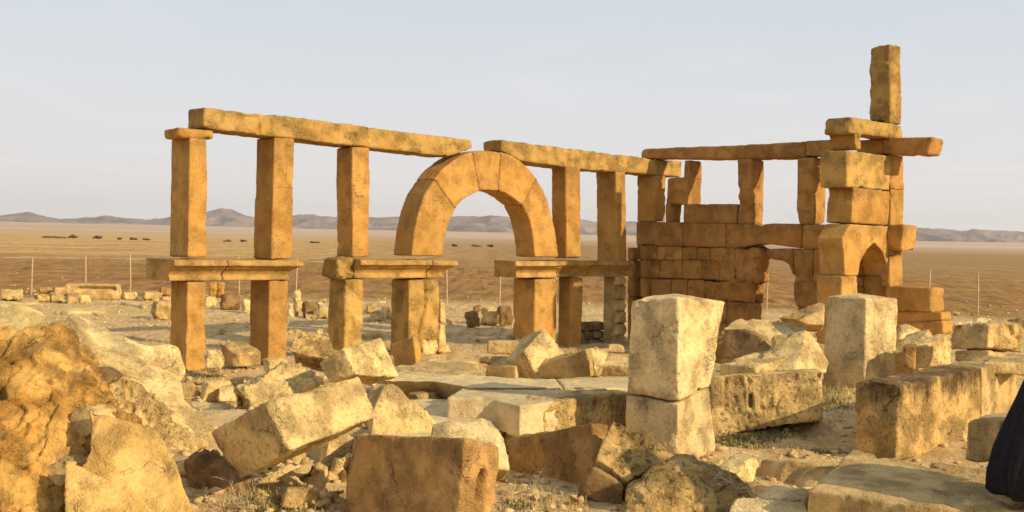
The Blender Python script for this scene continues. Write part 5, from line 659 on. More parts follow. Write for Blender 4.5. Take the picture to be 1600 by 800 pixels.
  ('fallen_block','','tan',0.02,0.4,1.6,0.5,0.0,3,'small broken block at the bottom edge left of the slotted block','stone block','fallen stone blocks',[[(-1.909,9.531,0.0),(-1.718,9.601,0.0),(-1.767,9.734,0.0),(-1.958,9.665,0.0)],[(-1.84,9.556,0.183),(-1.649,9.626,0.183),(-1.698,9.759,0.183),(-1.889,9.69,0.183)]],[]),
  ('fallen_block','','tan',0.02,0.4,1.6,0.5,0.0,3,'small block standing in the sunken part of the platform','stone block','fallen stone blocks',[[(-1.086,14.232,0.1),(-0.835,14.443,0.1),(-0.982,14.618,0.1),(-1.233,14.408,0.1)],[(-1.15,14.179,0.378),(-0.899,14.389,0.378),(-1.046,14.564,0.378),(-1.297,14.354,0.378)]],[]),
  ('fallen_block','','pale',0.02,0.4,1.6,0.5,0.0,3,'low block behind the pale leaning block with a hole','stone block','fallen stone blocks',[[(-2.067,18.083,0.12),(-1.668,17.938,0.12),(-1.566,18.217,0.12),(-1.965,18.363,0.12)],[(-2.007,18.061,0.44),(-1.608,17.916,0.44),(-1.506,18.195,0.44),(-1.905,18.341,0.44)]],[]),
  ('fallen_block','','pale',0.02,0.4,1.6,0.5,0.0,3,'flat block lying before the left arch pier','stone block','fallen stone blocks',[[(-0.956,18.113,0.1),(-0.517,18.231,0.1),(-0.635,18.67,0.1),(-1.074,18.552,0.1)],[(-0.916,18.124,0.377),(-0.477,18.241,0.377),(-0.595,18.68,0.377),(-1.034,18.563,0.377)]],[]),
  ('fallen_block','','yellow',0.02,0.4,1.6,0.5,0.0,3,'small tilted block just below the second pillar','stone block','fallen stone blocks',[[(-3.788,18.193,0.05),(-3.502,18.394,0.05),(-3.642,18.594,0.05),(-3.929,18.394,0.05)],[(-3.847,18.152,0.335),(-3.56,18.353,0.335),(-3.701,18.553,0.335),(-3.987,18.353,0.335)]],[]),
  ('fallen_block','','tan',0.02,0.4,1.6,0.5,0.0,3,'broken block between the flat block and the right pier','stone block','fallen stone blocks',[[(3.715,16.965,0.35),(4.112,16.858,0.35),(4.186,17.136,0.35),(3.79,17.242,0.35)],[(3.77,16.95,0.634),(4.167,16.844,0.634),(4.241,17.121,0.634),(3.845,17.227,0.634)]],[]),
  ('fallen_block','','pale',0.02,0.4,1.6,0.5,0.0,3,'broken block beside the squarish block near the right edge','stone block','fallen stone blocks',[[(10.223,27.93,0.15),(10.69,28.199,0.15),(10.502,28.526,0.15),(10.035,28.256,0.15)],[(10.151,27.888,0.569),(10.618,28.157,0.569),(10.429,28.484,0.569),(9.962,28.215,0.569)]],[]),
  ('fallen_block','','tan',0.02,0.4,1.6,0.5,0.0,3,'block jutting from behind the large sloping slab','stone block','fallen stone blocks',[[(-3.881,12.69,0.35),(-3.587,12.828,0.35),(-3.683,13.033,0.35),(-3.977,12.896,0.35)],[(-3.798,12.729,0.613),(-3.504,12.866,0.613),(-3.6,13.072,0.613),(-3.893,12.935,0.613)]],[]),
  ('fallen_block','','tan',0.02,0.4,1.6,0.5,0.0,3,'block half buried at the bottom edge before the overgrown boulder','stone block','fallen stone blocks',[[(1.33,10.026,-0.05),(1.518,10.094,-0.05),(1.47,10.226,-0.05),(1.283,10.157,-0.05)],[(1.369,10.04,0.155),(1.557,10.108,0.155),(1.509,10.24,0.155),(1.321,10.171,0.155)]],[]),
  ('rubble_block','','rust',0.045,0.6,2.3,0,0.0,3,'small dark rubble block behind the fence line,second from the left','rubble block','rubble blocks along the field edge',[[(-17.231,41.847,-0.03),(-16.81,41.992,-0.03),(-16.926,42.329,-0.03),(-17.348,42.184,-0.03)],[(-17.262,41.836,0.24),(-16.84,41.981,0.24),(-16.957,42.318,0.24),(-17.378,42.173,0.24)]],[]),
  ('rubble_block','','tan',0.045,0.6,2.3,0,0.0,3,'tan rubble block just left of the broken trough','rubble block','rubble blocks along the field edge',[[(-16.604,41.607,-0.03),(-16.201,41.858,-0.03),(-16.403,42.181,-0.03),(-16.806,41.929,-0.03)],[(-16.582,41.62,0.259),(-16.179,41.872,0.259),(-16.381,42.195,0.259),(-16.784,41.943,0.259)]],[]),
  ('rubble_block','','tan',0.045,0.6,2.3,0,0.0,3,'wide brown rubble block,leftmost of the front row near the fence','rubble block','rubble blocks along the field edge',[[(-15.408,37.307,-0.03),(-15.003,37.634,-0.03),(-15.265,37.958,-0.03),(-15.67,37.631,-0.03)],[(-15.432,37.288,0.225),(-15.027,37.615,0.225),(-15.289,37.939,0.225),(-15.694,37.611,0.225)]],[]),
  ('rubble_block','','tan',0.045,0.6,2.3,0,0.0,3,'rounded tan rubble block beside the leftmost front one','rubble block','rubble blocks along the field edge',[[(-15.068,37.467,-0.03),(-14.67,37.597,-0.03),(-14.773,37.916,-0.03),(-15.172,37.786,-0.03)],[(-15.096,37.458,0.294),(-14.697,37.588,0.294),(-14.801,37.907,0.294),(-15.2,37.777,0.294)]],[]),
  ('rubble_block','','tan',0.045,0.6,2.3,0,0.0,3,'rubble block with a dark left side in front of the broken trough','rubble block','rubble blocks along the field edge',[[(-14.291,36.968,-0.03),(-13.978,37.196,-0.03),(-14.16,37.446,-0.03),(-14.473,37.219,-0.03)],[(-14.299,36.962,0.288),(-13.985,37.19,0.288),(-14.168,37.441,0.288),(-14.481,37.213,0.288)]],[]),
  ('rubble_block','','pale',0.045,0.6,2.3,0,0.0,3,'low pale rubble block in front of the trough','rubble block','rubble blocks along the field edge',[[(-14.019,37.105,-0.03),(-13.656,37.169,-0.03),(-13.707,37.459,-0.03),(-14.071,37.395,-0.03)],[(-14.061,37.097,0.251),(-13.698,37.161,0.251),(-13.749,37.452,0.251),(-14.112,37.388,0.251)]],[]),
  ('rubble_block','','pale',0.045,1,2.3,0,0.0,3,'low yellow rubble mound at the left edge','rubble block','rubble blocks along the field edge',[[(-16.982,37.952,-0.03),(-16.346,38.111,-0.03),(-16.473,38.62,-0.03),(-17.109,38.461,-0.03)],[(-16.972,37.955,0.335),(-16.335,38.114,0.335),(-16.462,38.623,0.335),(-17.098,38.464,0.335)]],[]),
  ('rubble_block','','pale',0.045,1,2.3,0,0.0,3,'rounded yellow rubble stone by the third fence post','rubble block','rubble blocks along the field edge',[[(-13.407,39.755,-0.03),(-13.011,39.899,-0.03),(-13.127,40.216,-0.03),(-13.522,40.072,-0.03)],[(-13.443,39.742,0.226),(-13.047,39.886,0.226),(-13.163,40.203,0.226),(-13.558,40.059,0.226)]],[]),
  ('rubble_block','','tan',0.045,0.6,2.3,0,0.0,3,'flat topped rubble block left of the first pillar','rubble block','rubble blocks along the field edge',[[(-12.698,39.613,-0.03),(-12.145,39.945,-0.03),(-12.411,40.387,-0.03),(-12.964,40.055,-0.03)],[(-12.668,39.631,0.262),(-12.115,39.963,0.262),(-12.381,40.405,0.262),(-12.934,40.073,0.262)]],[]),
  ('rubble_block','','rust',0.045,0.6,2.3,0,0.0,3,'dark topped rubble block just behind the first pillar','rubble block','rubble blocks along the field edge',[[(-13.202,43.086,-0.03),(-12.828,43.31,-0.03),(-13.008,43.61,-0.03),(-13.381,43.385,-0.03)],[(-13.171,43.104,0.272),(-12.797,43.329,0.272),(-12.977,43.628,0.272),(-13.35,43.404,0.272)]],[]),
  ('rubble_block','','tan',0.045,0.6,2.3,0,0.0,3,'large cut block with a shaded left side beside the first pillar','rubble block','rubble blocks along the field edge',[[(-9.613,30.893,-0.03),(-9.204,31.158,-0.03),(-9.416,31.485,-0.03),(-9.825,31.22,-0.03)],[(-9.588,30.909,0.47),(-9.179,31.175,0.47),(-9.391,31.502,0.47),(-9.8,31.236,0.47)]],[]),
  ('rubble_block','','tan',0.045,0.6,2.3,0,0.0,3,'upright rubble block behind the large cut block near the first pillar','rubble block','rubble blocks along the field edge',[[(-11.124,36.324,-0.03),(-10.808,36.513,-0.03),(-10.96,36.765,-0.03),(-11.275,36.576,-0.03)],[(-11.087,36.345,0.324),(-10.772,36.535,0.324),(-10.924,36.787,0.324),(-11.239,36.598,0.324)]],[]),
  ('rubble_block','','orange',0.045,0.5,2.3,0,0.0,3,'squared rubble block seen right of the first pillar,highest up','rubble block','rubble blocks along the field edge',[[(-11.106,42.073,-0.03),(-10.596,42.2,-0.03),(-10.698,42.608,-0.03),(-11.208,42.481,-0.03)],[(-11.09,42.077,0.522),(-10.58,42.204,0.522),(-10.682,42.612,0.522),(-11.191,42.485,0.522)]],[]),
  ('rubble_block','','pale',0.045,0.6,2.3,0,0.0,3,'rubble block close behind the first pillar on its right','rubble block','rubble blocks along the field edge',[[(-9.819,36.8,-0.03),(-9.49,36.954,-0.03),(-9.613,37.217,-0.03),(-9.942,37.064,-0.03)],[(-9.819,36.8,0.309),(-9.49,36.954,0.309),(-9.613,37.217,0.309),(-9.942,37.064,0.309)]],[]),
  ('rubble_block','','brown',0.045,0.6,2.3,0,0.0,3,'big dark rubble block midway between the first two pillars','rubble block','rubble blocks along the field edge',[[(-8.897,35.122,-0.03),(-8.348,35.344,-0.03),(-8.526,35.783,-0.03),(-9.074,35.561,-0.03)],[(-8.854,35.139,0.482),(-8.305,35.361,0.482),(-8.483,35.8,0.482),(-9.031,35.578,0.482)]],[]),
  ('rubble_block','','white',0.045,0.6,2.3,0,0.0,3,'white broken rubble block left of the second pillar','rubble block','rubble blocks along the field edge',[[(-7.991,34.138,-0.03),(-7.731,34.313,-0.03),(-7.872,34.522,-0.03),(-8.132,34.346,-0.03)],[(-7.981,34.145,0.379),(-7.721,34.32,0.379),(-7.861,34.528,0.379),(-8.121,34.353,0.379)]],[]),
  ('rubble_block','','white',0.045,0.6,2.3,0,0.0,3,'narrow white rubble stone right of the second pillar','rubble block','rubble blocks along the field edge',[[(-6.382,32.925,-0.03),(-6.221,32.954,-0.03),(-6.244,33.083,-0.03),(-6.405,33.054,-0.03)],[(-6.442,32.915,0.37),(-6.28,32.943,0.37),(-6.303,33.072,0.37),(-6.464,33.044,0.37)]],[]),
  ('rubble_block','','white',0.045,0.6,2.3,0,0.0,3,'wedge shaped white stone further out beside the second pillar','rubble block','rubble blocks along the field edge',[[(-7.753,40.696,-0.03),(-7.472,40.771,-0.03),(-7.532,40.996,-0.03),(-7.813,40.92,-0.03)],[(-7.753,40.696,0.35),(-7.472,40.771,0.35),(-7.532,40.996,0.35),(-7.813,40.92,0.35)]],[]),
  ('rubble_block','','tan',0.045,0.6,2.3,0,0.0,3,'dull rubble stone pressed behind the narrow white stone','rubble block','rubble blocks along the field edge',[[(-6.273,33.51,-0.03),(-6.108,33.63,-0.03),(-6.204,33.763,-0.03),(-6.37,33.643,-0.03)],[(-6.284,33.502,0.412),(-6.118,33.623,0.412),(-6.215,33.755,0.412),(-6.38,33.635,0.412)]],[]),
  ('rubble_block','','brown',0.045,0.6,2.3,0,0.0,3,'greyish rubble block left of the third pillar','rubble block','rubble blocks along the field edge',[[(-5.861,32.819,-0.03),(-5.522,33.015,-0.03),(-5.679,33.286,-0.03),(-6.017,33.09,-0.03)],[(-5.921,32.785,0.433),(-5.582,32.98,0.433),(-5.739,33.251,0.433),(-6.077,33.055,0.433)]],[]),
  ('rubble_block','','pale',0.045,0.6,2.3,0,0.0,3,'light rubble block touching the third pillar','rubble block','rubble blocks along the field edge',[[(-5.476,32.412,-0.03),(-5.163,32.473,-0.03),(-5.212,32.724,-0.03),(-5.525,32.663,-0.03)],[(-5.43,32.421,0.359),(-5.117,32.482,0.359),(-5.166,32.732,0.359),(-5.479,32.672,0.359)]],[]),
  ('rubble_block','','tan',0.045,0.6,2.3,0,0.0,3,'tan rubble block right of the third pillar,at the back','rubble block','rubble blocks along the field edge',[[(-4.347,34.731,-0.03),(-4.04,34.88,-0.03),(-4.16,35.126,-0.03),(-4.467,34.976,-0.03)],[(-4.356,34.726,0.309),(-4.049,34.876,0.309),(-4.169,35.122,0.309),(-4.476,34.972,0.309)]],[]),
  ('rubble_block','','white',0.045,0.6,2.3,0,0.0,3,'light rounded stone before the tan rubble block right of the third pillar','rubble block','rubble blocks along the field edge',[[(-3.884,31.86,-0.03),(-3.489,31.966,-0.03),(-3.573,32.283,-0.03),(-3.969,32.177,-0.03)],[(-3.884,31.86,0.278),(-3.489,31.966,0.278),(-3.573,32.283,0.278),(-3.969,32.177,0.278)]],[]),
  ('rubble_block','','tan',0.045,0.6,2.3,0,0.0,3,'rubble block touching the arch pier on its left','rubble block','rubble blocks along the field edge',[[(-3.613,32.694,-0.03),(-3.398,32.768,-0.03),(-3.457,32.94,-0.03),(-3.672,32.866,-0.03)],[(-3.66,32.678,0.383),(-3.445,32.752,0.383),(-3.504,32.924,0.383),(-3.719,32.85,0.383)]],[]),
  ('rubble_block','','brown',0.045,0.6,2.3,0,0.0,3,'dark rubble block at the left of the group seen through the arch','rubble block','rubble blocks along the field edge',[[(-1.074,30.492,-0.03),(-0.779,30.656,-0.03),(-0.91,30.892,-0.03),(-1.205,30.729,-0.03)],[(-1.119,30.467,0.401),(-0.824,30.631,0.401),(-0.955,30.867,0.401),(-1.25,30.703,0.401)]],[]),
  ('rubble_block','','brown',0.045,0.6,2.3,0,0.0,3,'small stone balanced on the dark block seen through the arch','rubble block','rubble blocks along the field edge',[[(-1.18,36.704,-0.03),(-0.947,36.771,-0.03),(-1.0,36.958,-0.03),(-1.234,36.891,-0.03)],[(-1.187,36.702,0.21),(-0.954,36.769,0.21),(-1.007,36.956,0.21),(-1.241,36.889,0.21)]],[]),
  ('rubble_block','','pale',0.045,0.6,2.3,0,0.0,3,'pale rubble block behind the round stone seen through the arch','rubble block','rubble blocks along the field edge',[[(-0.659,31.553,-0.03),(-0.243,31.739,-0.03),(-0.391,32.071,-0.03),(-0.807,31.886,-0.03)],[(-0.646,31.559,0.448),(-0.23,31.745,0.448),(-0.378,32.077,0.448),(-0.794,31.892,0.448)]],[]),
  ('rubble_block','','brown',0.045,0.6,2.3,0,0.0,3,'upright grey rubble block next to the right arch pier','rubble block','rubble blocks along the field edge',[[(-0.259,31.196,-0.03),(0.092,31.258,-0.03),(0.042,31.539,-0.03),(-0.309,31.477,-0.03)],[(-0.343,31.181,0.535),(0.009,31.243,0.535),(-0.041,31.524,0.535),(-0.392,31.462,0.535)]],[]),
  ('rubble_block','','pale',0.045,0.6,2.3,0,0.0,3,'low pale rubble block beside the footing at the right','rubble block','rubble blocks along the field edge',[[(12.636,35.877,-0.03),(13.179,36.075,-0.03),(13.021,36.51,-0.03),(12.478,36.312,-0.03)],[(12.588,35.86,0.314),(13.131,36.057,0.314),(12.973,36.492,0.314),(12.429,36.294,0.314)]],[]),
  ('rubble_block','','brown',0.045,0.6,2.3,0,0.0,3,'low rubble stone at the far right edge','rubble block','rubble blocks along the field edge',[[(15.374,35.029,-0.03),(15.788,35.148,-0.03),(15.693,35.479,-0.03),(15.279,35.36,-0.03)],[(15.367,35.027,0.212),(15.781,35.146,0.212),(15.686,35.477,0.212),(15.272,35.358,0.212)]],[]),
  ('stone_trough','','tan',0.045,0.5,1.0,0,0.0,3,'broken stone trough with a long dark groove,the largest piece of the far left rubble','trough','',[[(-15.264,39.288,-0.03),(-13.518,39.502,-0.03),(-13.593,40.114,-0.03),(-15.339,39.899,-0.03)],[(-15.346,39.278,0.521),(-13.6,39.492,0.521),(-13.675,40.104,0.521),(-15.421,39.889,0.521)]],[((-14.833,39.341,0.356),(-13.697,39.48,0.356),0.1,0.16)]),
  ('kerb_stone','','pale',0.05,0.8,1.2,0.0,0.0,2,'long flat kerb stone in the dirt below the broken trough','kerb stone','kerb stones lying in the dirt',[[(-12.96,32.505,-0.14),(-13.066,33.713,-0.14),(-12.165,34.363,-0.14),(-11.63,32.961,-0.14),(-12.406,32.248,-0.14)],[(-12.96,32.505,0.06),(-13.066,33.713,0.06),(-12.165,34.363,0.06),(-11.63,32.961,0.06),(-12.406,32.248,0.06)]],[]),
  ('kerb_stone','','pale',0.05,0.8,1.2,0.0,0.0,2,'slanting kerb stone left of the large cut block','kerb stone','kerb stones lying in the dirt',[[(-12.646,37.059,-0.14),(-12.877,38.17,-0.14),(-11.377,35.683,-0.14),(-11.114,34.741,-0.14)],[(-12.646,37.059,0.06),(-12.877,38.17,0.06),(-11.377,35.683,0.06),(-11.114,34.741,0.06)]],[]),
  ('kerb_stone','','pale',0.05,0.8,1.2,0.0,0.0,2,'short kerb stone at the far left','kerb stone','kerb stones lying in the dirt',[[(-15.733,36.625,-0.14),(-15.491,37.525,-0.14),(-15.031,36.513,-0.14),(-15.177,35.332,-0.14)],[(-15.733,36.625,0.06),(-15.491,37.525,0.06),(-15.031,36.513,0.06),(-15.177,35.332,0.06)]],[]),
  ('kerb_stone','','pale',0.05,0.8,1.2,0.0,0.0,2,'kerb stone in the shade left of the arch pier','kerb stone','kerb stones lying in the dirt',[[(-3.685,27.744,-0.14),(-3.061,27.712,-0.14),(-2.948,26.973,-0.14),(-3.56,26.815,-0.14)],[(-3.685,27.744,0.06),(-3.061,27.712,0.06),(-2.948,26.973,0.06),(-3.56,26.815,0.06)]],[]),
]


ROOTS = {
 'arcade': ('stone_arcade', (0.0, 24.0, 0), 'long roofless arcade of orange stone pillars with one round arch in the middle', 'arcade'),
 'ashlar_wall': ('ashlar_wall', (5.2, 26.5, 0), 'ruined ashlar wall in shade with a doorway, window posts and a lone tall pillar on top', 'wall'),
 'cross_wall': ('cross_wall', (6.6, 23.5, 0), 'short sunlit cross wall of big blocks with a pointed opening, right of the shaded ashlar wall', 'wall'),
 'cracked_pier': ('stone_pier', (2.0, 12.2, 0), 'tall pale stone pier of two blocks split by a horizontal crack in the middle', 'pier'),
}
ROOT = {}
for k, (nm, loc, lab, cat) in ROOTS.items():
    r = empty(nm, loc)
    tag(r, lab, cat, 'upright stone piers' if k == 'cracked_pier' else None)
    ROOT[k] = r

for idx, (nm, par, mat, vox, wear, rough, pit, gap, sm, label, cat, group, rings, dents) in enumerate(STONES):
    allp = np.array([p for ring in rings for p in ring])
    lo = allp.min(0); hi = allp.max(0)
    vox = max(vox, float((hi - lo).max()) / 260)
    P, q, ed = remesh(closed_mesh([[tuple(p) for p in ring] for ring in rings]), vox)
    if q is None or len(P) < 8:
        print('REMESH FAILED', idx, nm, label)
        continue
    P = weather(P, q, ed, vox, wear, rough, pit, gap, sm, int(abs(allp.sum()) * 100) % 9973, dents, rings)
    if par:
        loc = np.array(ROOTS[par][1], dtype=float)
    else:
        c = P.mean(0); loc = np.array((c[0], c[1], P[:, 2].min()))
    me = grid_mesh(nm, P - loc, q)
    o = put(nm, me, MAT[mat], loc if not par else (0, 0, 0), ROOT.get(par))
    if not par:
        tag(o, label, cat, group)

# ------------------------------------------------------------------ ground
def smst(a, b, x):
    t = np.clip((x - a) / (b - a), 0, 1)
    return t * t * (3 - 2 * t)

def ground_z(X, Y):
    P = np.stack([X, Y, np.zeros_like(X)], 1)
    R = np.hypot(X, Y)
    near = 1 - smst(60, 140, R)
    z = near * (.05 * fbm(P, .6, 3, 900) + .035 * fbm(P, 2.4, 4, 910, .6)) - .03
    z += (1 - smst(24, 34, R)) * .012 * fbm(P, 9., 2, 915)
    # rubble heap on the left, fill between the tumbled blocks, fill below the platform
    z += .75 * np.exp(-(((X + 5.6) / 1.9) ** 2 + ((Y - 11.0) / 2.2) ** 2))
    z += .28 * np.exp(-(((X - .3) / 2.6) ** 2 + ((Y - 16.0) / 1.5) ** 2))
    z += .22 * np.exp(-(((X + 2.6) / 1.6) ** 2 + ((Y - 13.4) / 1.5) ** 2))
    z += .30 * np.exp(-(((X - 6.8) / 2.6) ** 2 + ((Y - 15.8) / 2.6) ** 2))
    z += .20 * np.exp(-(((X - 4.0) / 1.5) ** 2 + ((Y - 15.0) / 1.1) ** 2))
    z += .25 * np.exp(-(((X - 4.5) / 2.0) ** 2 + ((Y - 18.5) / 2.0) ** 2))
    # ploughed field clods, then long swells, then the slope up to the hills
    fld = smst(43, 50, R) * (1 - smst(250, 500, R))
    z += fld * (.13 * fbm(P, .8, 3, 930) + .05 * fbm(P, 2.6, 2, 931))
    z += smst(60, 300, R) * .22 * fbm(P * np.array([.5, 1., 1.]), .018, 3, 940) * (1 - smst(700, 1500, R))
    z += smst(650, 5200, R) * 36.0
    z += smst(900, 3000, R) * 3.0 * fbm(P, .0016, 3, 950)
    return z

def build_ground():
    fr = np.radians(np.linspace(-34, 34, 520))
    sd = np.radians(np.linspace(34, 326, 90))[1:-1]
    ang = np.concatenate([fr, sd])
    rad = np.concatenate([np.array([.05, 1.5, 3, 4.5]), 5.5 * (1.0135 ** np.arange(0, 560))])
    rad = rad[rad < 9000]
    na, nr = len(ang), len(rad)
    A, Rr = np.meshgrid(ang, rad)
    X = (np.sin(A) * Rr).ravel(); Y = (np.cos(A) * Rr).ravel()
    Zg = ground_z(X, Y)
    P = np.stack([X, Y, Zg], 1)
    i = np.arange(nr - 1)[:, None] * na
    j = np.arange(na)[None, :]
    j2 = (j + 1) % na
    q = np.stack([i + j, i + j2, i + na + j2, i + na + j], -1).reshape(-1, 4)[:, ::-1]
    return grid_mesh('ground', P, q)

def ground_mat():
    m, nt, bs = mat_base('ground_earth', .95)
    L = nt.links
    geo = nd(nt, 'ShaderNodeNewGeometry')
    v = geo.outputs['Position']
    ln = nd(nt, 'ShaderNodeVectorMath', operation='LENGTH')
    L.new(v, ln.inputs[0])
    wob = noise(nt, v, .05, 4, .6)
    r = nd(nt, 'ShaderNodeMath', operation='MULTIPLY_ADD')
    L.new(wob, r.inputs[0]); r.inputs[1].default_value = 5.
    L.new(ln.outputs['Value'], r.inputs[2])
    R = r.outputs[0]
    n1 = noise(nt, v, .9, 6, .65, .3)
    n2 = noise(nt, v, 7., 5, .7)
    n3 = noise(nt, v, 45., 3, .7)
    near = mixc(nt, ramp(nt, n1, .35, .68), (.54, .36, .15), (.76, .56, .28))
    near = mixc(nt, ramp(nt, n2, .47, .66, 0, .7), near, (.38, .24, .10))  # dark mottling, partly painted in for small shadows on the dirt
    near = mixc(nt, ramp(nt, n3, .62, .75, 0, .5), near, (.84, .68, .42))
    # ploughed field
    mpn = nd(nt, 'ShaderNodeMapping'); mpn.inputs['Scale'].default_value = (.35, 1.6, 1)
    L.new(v, mpn.inputs[0])
    f1 = noise(nt, mpn.outputs[0], .25, 5, .65)
    f2 = noise(nt, v, 2.2, 5, .75)
    field = mixc(nt, ramp(nt, f1, .35, .65), (.32, .165, .045), (.43, .235, .070))
    field = mixc(nt, ramp(nt, f2, .45, .75, 0, .6), field, (.17, .09, .035))
    field = mixc(nt, ramp(nt, noise(nt, v, 1.3, 2, .5), .78, .82, 0, .5), field, (.50, .36, .2))
    mp2 = nd(nt, 'ShaderNodeMapping'); mp2.inputs['Scale'].default_value = (.12, 1., 1)
    L.new(v, mp2.inputs[0])
    g1 = noise(nt, mp2.outputs[0], .055, 5, .65, .5)
    plain = mixc(nt, ramp(nt, g1, .38, .62), (.46, .28, .095), (.62, .40, .15))
    plain = mixc(nt, ramp(nt, noise(nt, mp2.outputs[0], .12, 4, .6), .60, .70, 0, .35), plain, (.26, .16, .07))
    plain = mixc(nt, ramp(nt, noise(nt, v, .35, 4, .7), .6, .75, 0, .5), plain, (.20, .12, .055))
    mp3 = nd(nt, 'ShaderNodeMapping'); mp3.inputs['Scale'].default_value = (1.0, .10, 1)
    L.new(v, mp3.inputs[0])
    k1 = noise(nt, mp3.outputs[0], 1.6, 5, .72)
    field = mixc(nt, ramp(nt, k1, .46, .64, 0, .75), field, (.13, .065, .022))  # dark streaks painted in for the shadows of the clods
    field = mixc(nt, ramp(nt, k1, .40, .30, 0, .5), field, (.52, .33, .13))
    mp4 = nd(nt, 'ShaderNodeMapping'); mp4.inputs['Scale'].default_value = (1.0, .035, 1)
    L.new(v, mp4.inputs[0])
    k2 = noise(nt, mp4.outputs[0], .42, 5, .72)
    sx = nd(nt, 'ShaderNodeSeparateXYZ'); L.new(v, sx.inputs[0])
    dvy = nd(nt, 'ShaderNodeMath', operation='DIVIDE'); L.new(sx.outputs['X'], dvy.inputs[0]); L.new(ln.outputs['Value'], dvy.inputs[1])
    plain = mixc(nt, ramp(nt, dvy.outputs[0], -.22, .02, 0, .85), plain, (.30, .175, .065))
    plain = mixc(nt, ramp(nt, k2, .45, .66, 0, .65), plain, (.20, .115, .045))  # painted clod shadows again, stretched further along the view
    plain = mixc(nt, ramp(nt, k2, .42, .30, 0, .4), plain, (.62, .43, .19))
    near = mixc(nt, ramp(nt, noise(nt, mp3.outputs[0], 4.5, 5, .72), .46, .66, 0, .6), near, (.30, .18, .07))
    g2 = noise(nt, mp2.outputs[0], .004, 6, .65, .5)
    farc = mixc(nt, ramp(nt, g2, .38, .62), (.44, .31, .20), (.55, .40, .27))
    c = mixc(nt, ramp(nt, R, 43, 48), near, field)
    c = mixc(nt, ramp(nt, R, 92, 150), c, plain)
    # pale track across the far side of the ploughed field
    tr = nd(nt, 'ShaderNodeMath', operation='SUBTRACT'); L.new(R, tr.inputs[0]); tr.inputs[1].default_value = 112.
    ab = nd(nt, 'ShaderNodeMath', operation='ABSOLUTE'); L.new(tr.outputs[0], ab.inputs[0])
    tm = nd(nt, 'ShaderNodeMath', operation='MULTIPLY')
    L.new(ramp(nt, ab.outputs[0], 1.2, 3.0, .6, 0), tm.inputs[0]); L.new(ramp(nt, dvy.outputs[0], -.12, -.02, 1, .15), tm.inputs[1])
    c = mixc(nt, tm.outputs[0], c, (.56, .42, .25))
    c = mixc(nt, ramp(nt, R, 600, 2200), c, farc)
    L.new(c, bs.inputs['Base Color'])
    h = nd(nt, 'ShaderNodeMath', operation='MULTIPLY_ADD')
    L.new(n2, h.inputs[0]); h.inputs[1].default_value = 2.
    L.new(n3, h.inputs[2])
    bp = nd(nt, 'ShaderNodeBump')
    bp.inputs['Strength'].default_value = .8
    bp.inputs['Distance'].default_value = .03
    L.new(h.outputs[0], bp.inputs['Height'])
    L.new(bp.outputs[0], bs.inputs['Normal'])
    return m

g = put('ground', build_ground(), ground_mat())
tag(g, kind='structure')

# ------------------------------------------------------------------ hills
RIDGE = [(-900, 345), (-600, 335), (-400, 342), (-200, 338), (0, 340), (30, 335), (42, 334), (60, 339), (95, 345), (130, 343), (165, 340), (190, 343), (230, 346),
         (265, 341), (300, 340), (320, 335), (345, 329), (362, 331), (385, 340), (400, 343), (440, 342), (485, 338), (520, 343),
         (600, 343), (700, 341), (780, 340), (800, 344), (860, 346), (905, 345), (925, 348), (985, 350), (1100, 352), (1250, 356), (1400, 359),
         (1430, 360), (1470, 361), (1510, 363), (1522, 360), (1560, 363), (1600, 366), (1750, 362), (1900, 372), (2100, 368), (2400, 380)]
def build_hills():
    rx = np.array([a for a, b in RIDGE], float); ry = np.array([b for a, b in RIDGE], float)
    px = np.linspace(-850, 2350, 900)
    top = np.interp(px, rx, ry)
    hor = 360 + .0207 * px
    Yt = 6200.
    zt = EYE + (hor - top + 2.0) / 1790. * Yt * 1.04
    zt += 9 * fbm(np.stack([px, px * 0, px * 0], 1), .06, 4, 77, .65)
    vs = np.concatenate([np.linspace(0, 1, 46), np.linspace(1.05, 1.8, 14)])
    dirx = (px - 800) / 1790.
    PX, VS = np.meshgrid(px, vs)
    DX = (PX - 800) / 1790.
    Y = 4700 + VS * 1500
    X = DX * Y
    T = np.broadcast_to(zt, PX.shape)
    base = 20.
    prof = np.where(VS <= 1, VS ** 1.5, 1 - (VS - 1) * .9)
    P = np.stack([X.ravel(), Y.ravel(), 0 * X.ravel()], 1)
    gul = (np.abs(fbm(P * np.array([1., .35, 1.]), .0055, 6, 61, .62)) * 3.0).reshape(PX.shape)
    z = base + (T - base) * prof * (1 - np.clip(gul, 0, .9) * .75 * np.sin(np.clip(VS, 0, 1) * math.pi))
    Z3 = z.ravel()
    P[:, 2] = Z3
    na = len(px)
    i = np.arange(len(vs) - 1)[:, None] * na
    j = np.arange(na - 1)[None, :]
    q = np.stack([i + j, i + j + 1, i + na + j + 1, i + na + j], -1).reshape(-1, 4)
    return grid_mesh('hills', P, q)
m, nt, bs = mat_base('hill_rock', .95)
gg = nd(nt, 'ShaderNodeNewGeometry')
mpn = nd(nt, 'ShaderNodeMapping'); mpn.inputs['Scale'].default_value = (1, .5, 3)
nt.links.new(gg.outputs['Position'], mpn.inputs[0])
hn = noise(nt, mpn.outputs[0], .006, 6, .65)
hc = mixc(nt, ramp(nt, hn, .38, .64), (.13, .095, .075), (.33, .25, .19))
hc = mixc(nt, ramp(nt, noise(nt, mpn.outputs[0], .03, 4, .6), .55, .7, 0, .6), hc, (.13, .10, .07))
nt.links.new(hc, bs.inputs['Base Color'])
h = put('hills', build_hills(), m)
tag(h, kind='structure')

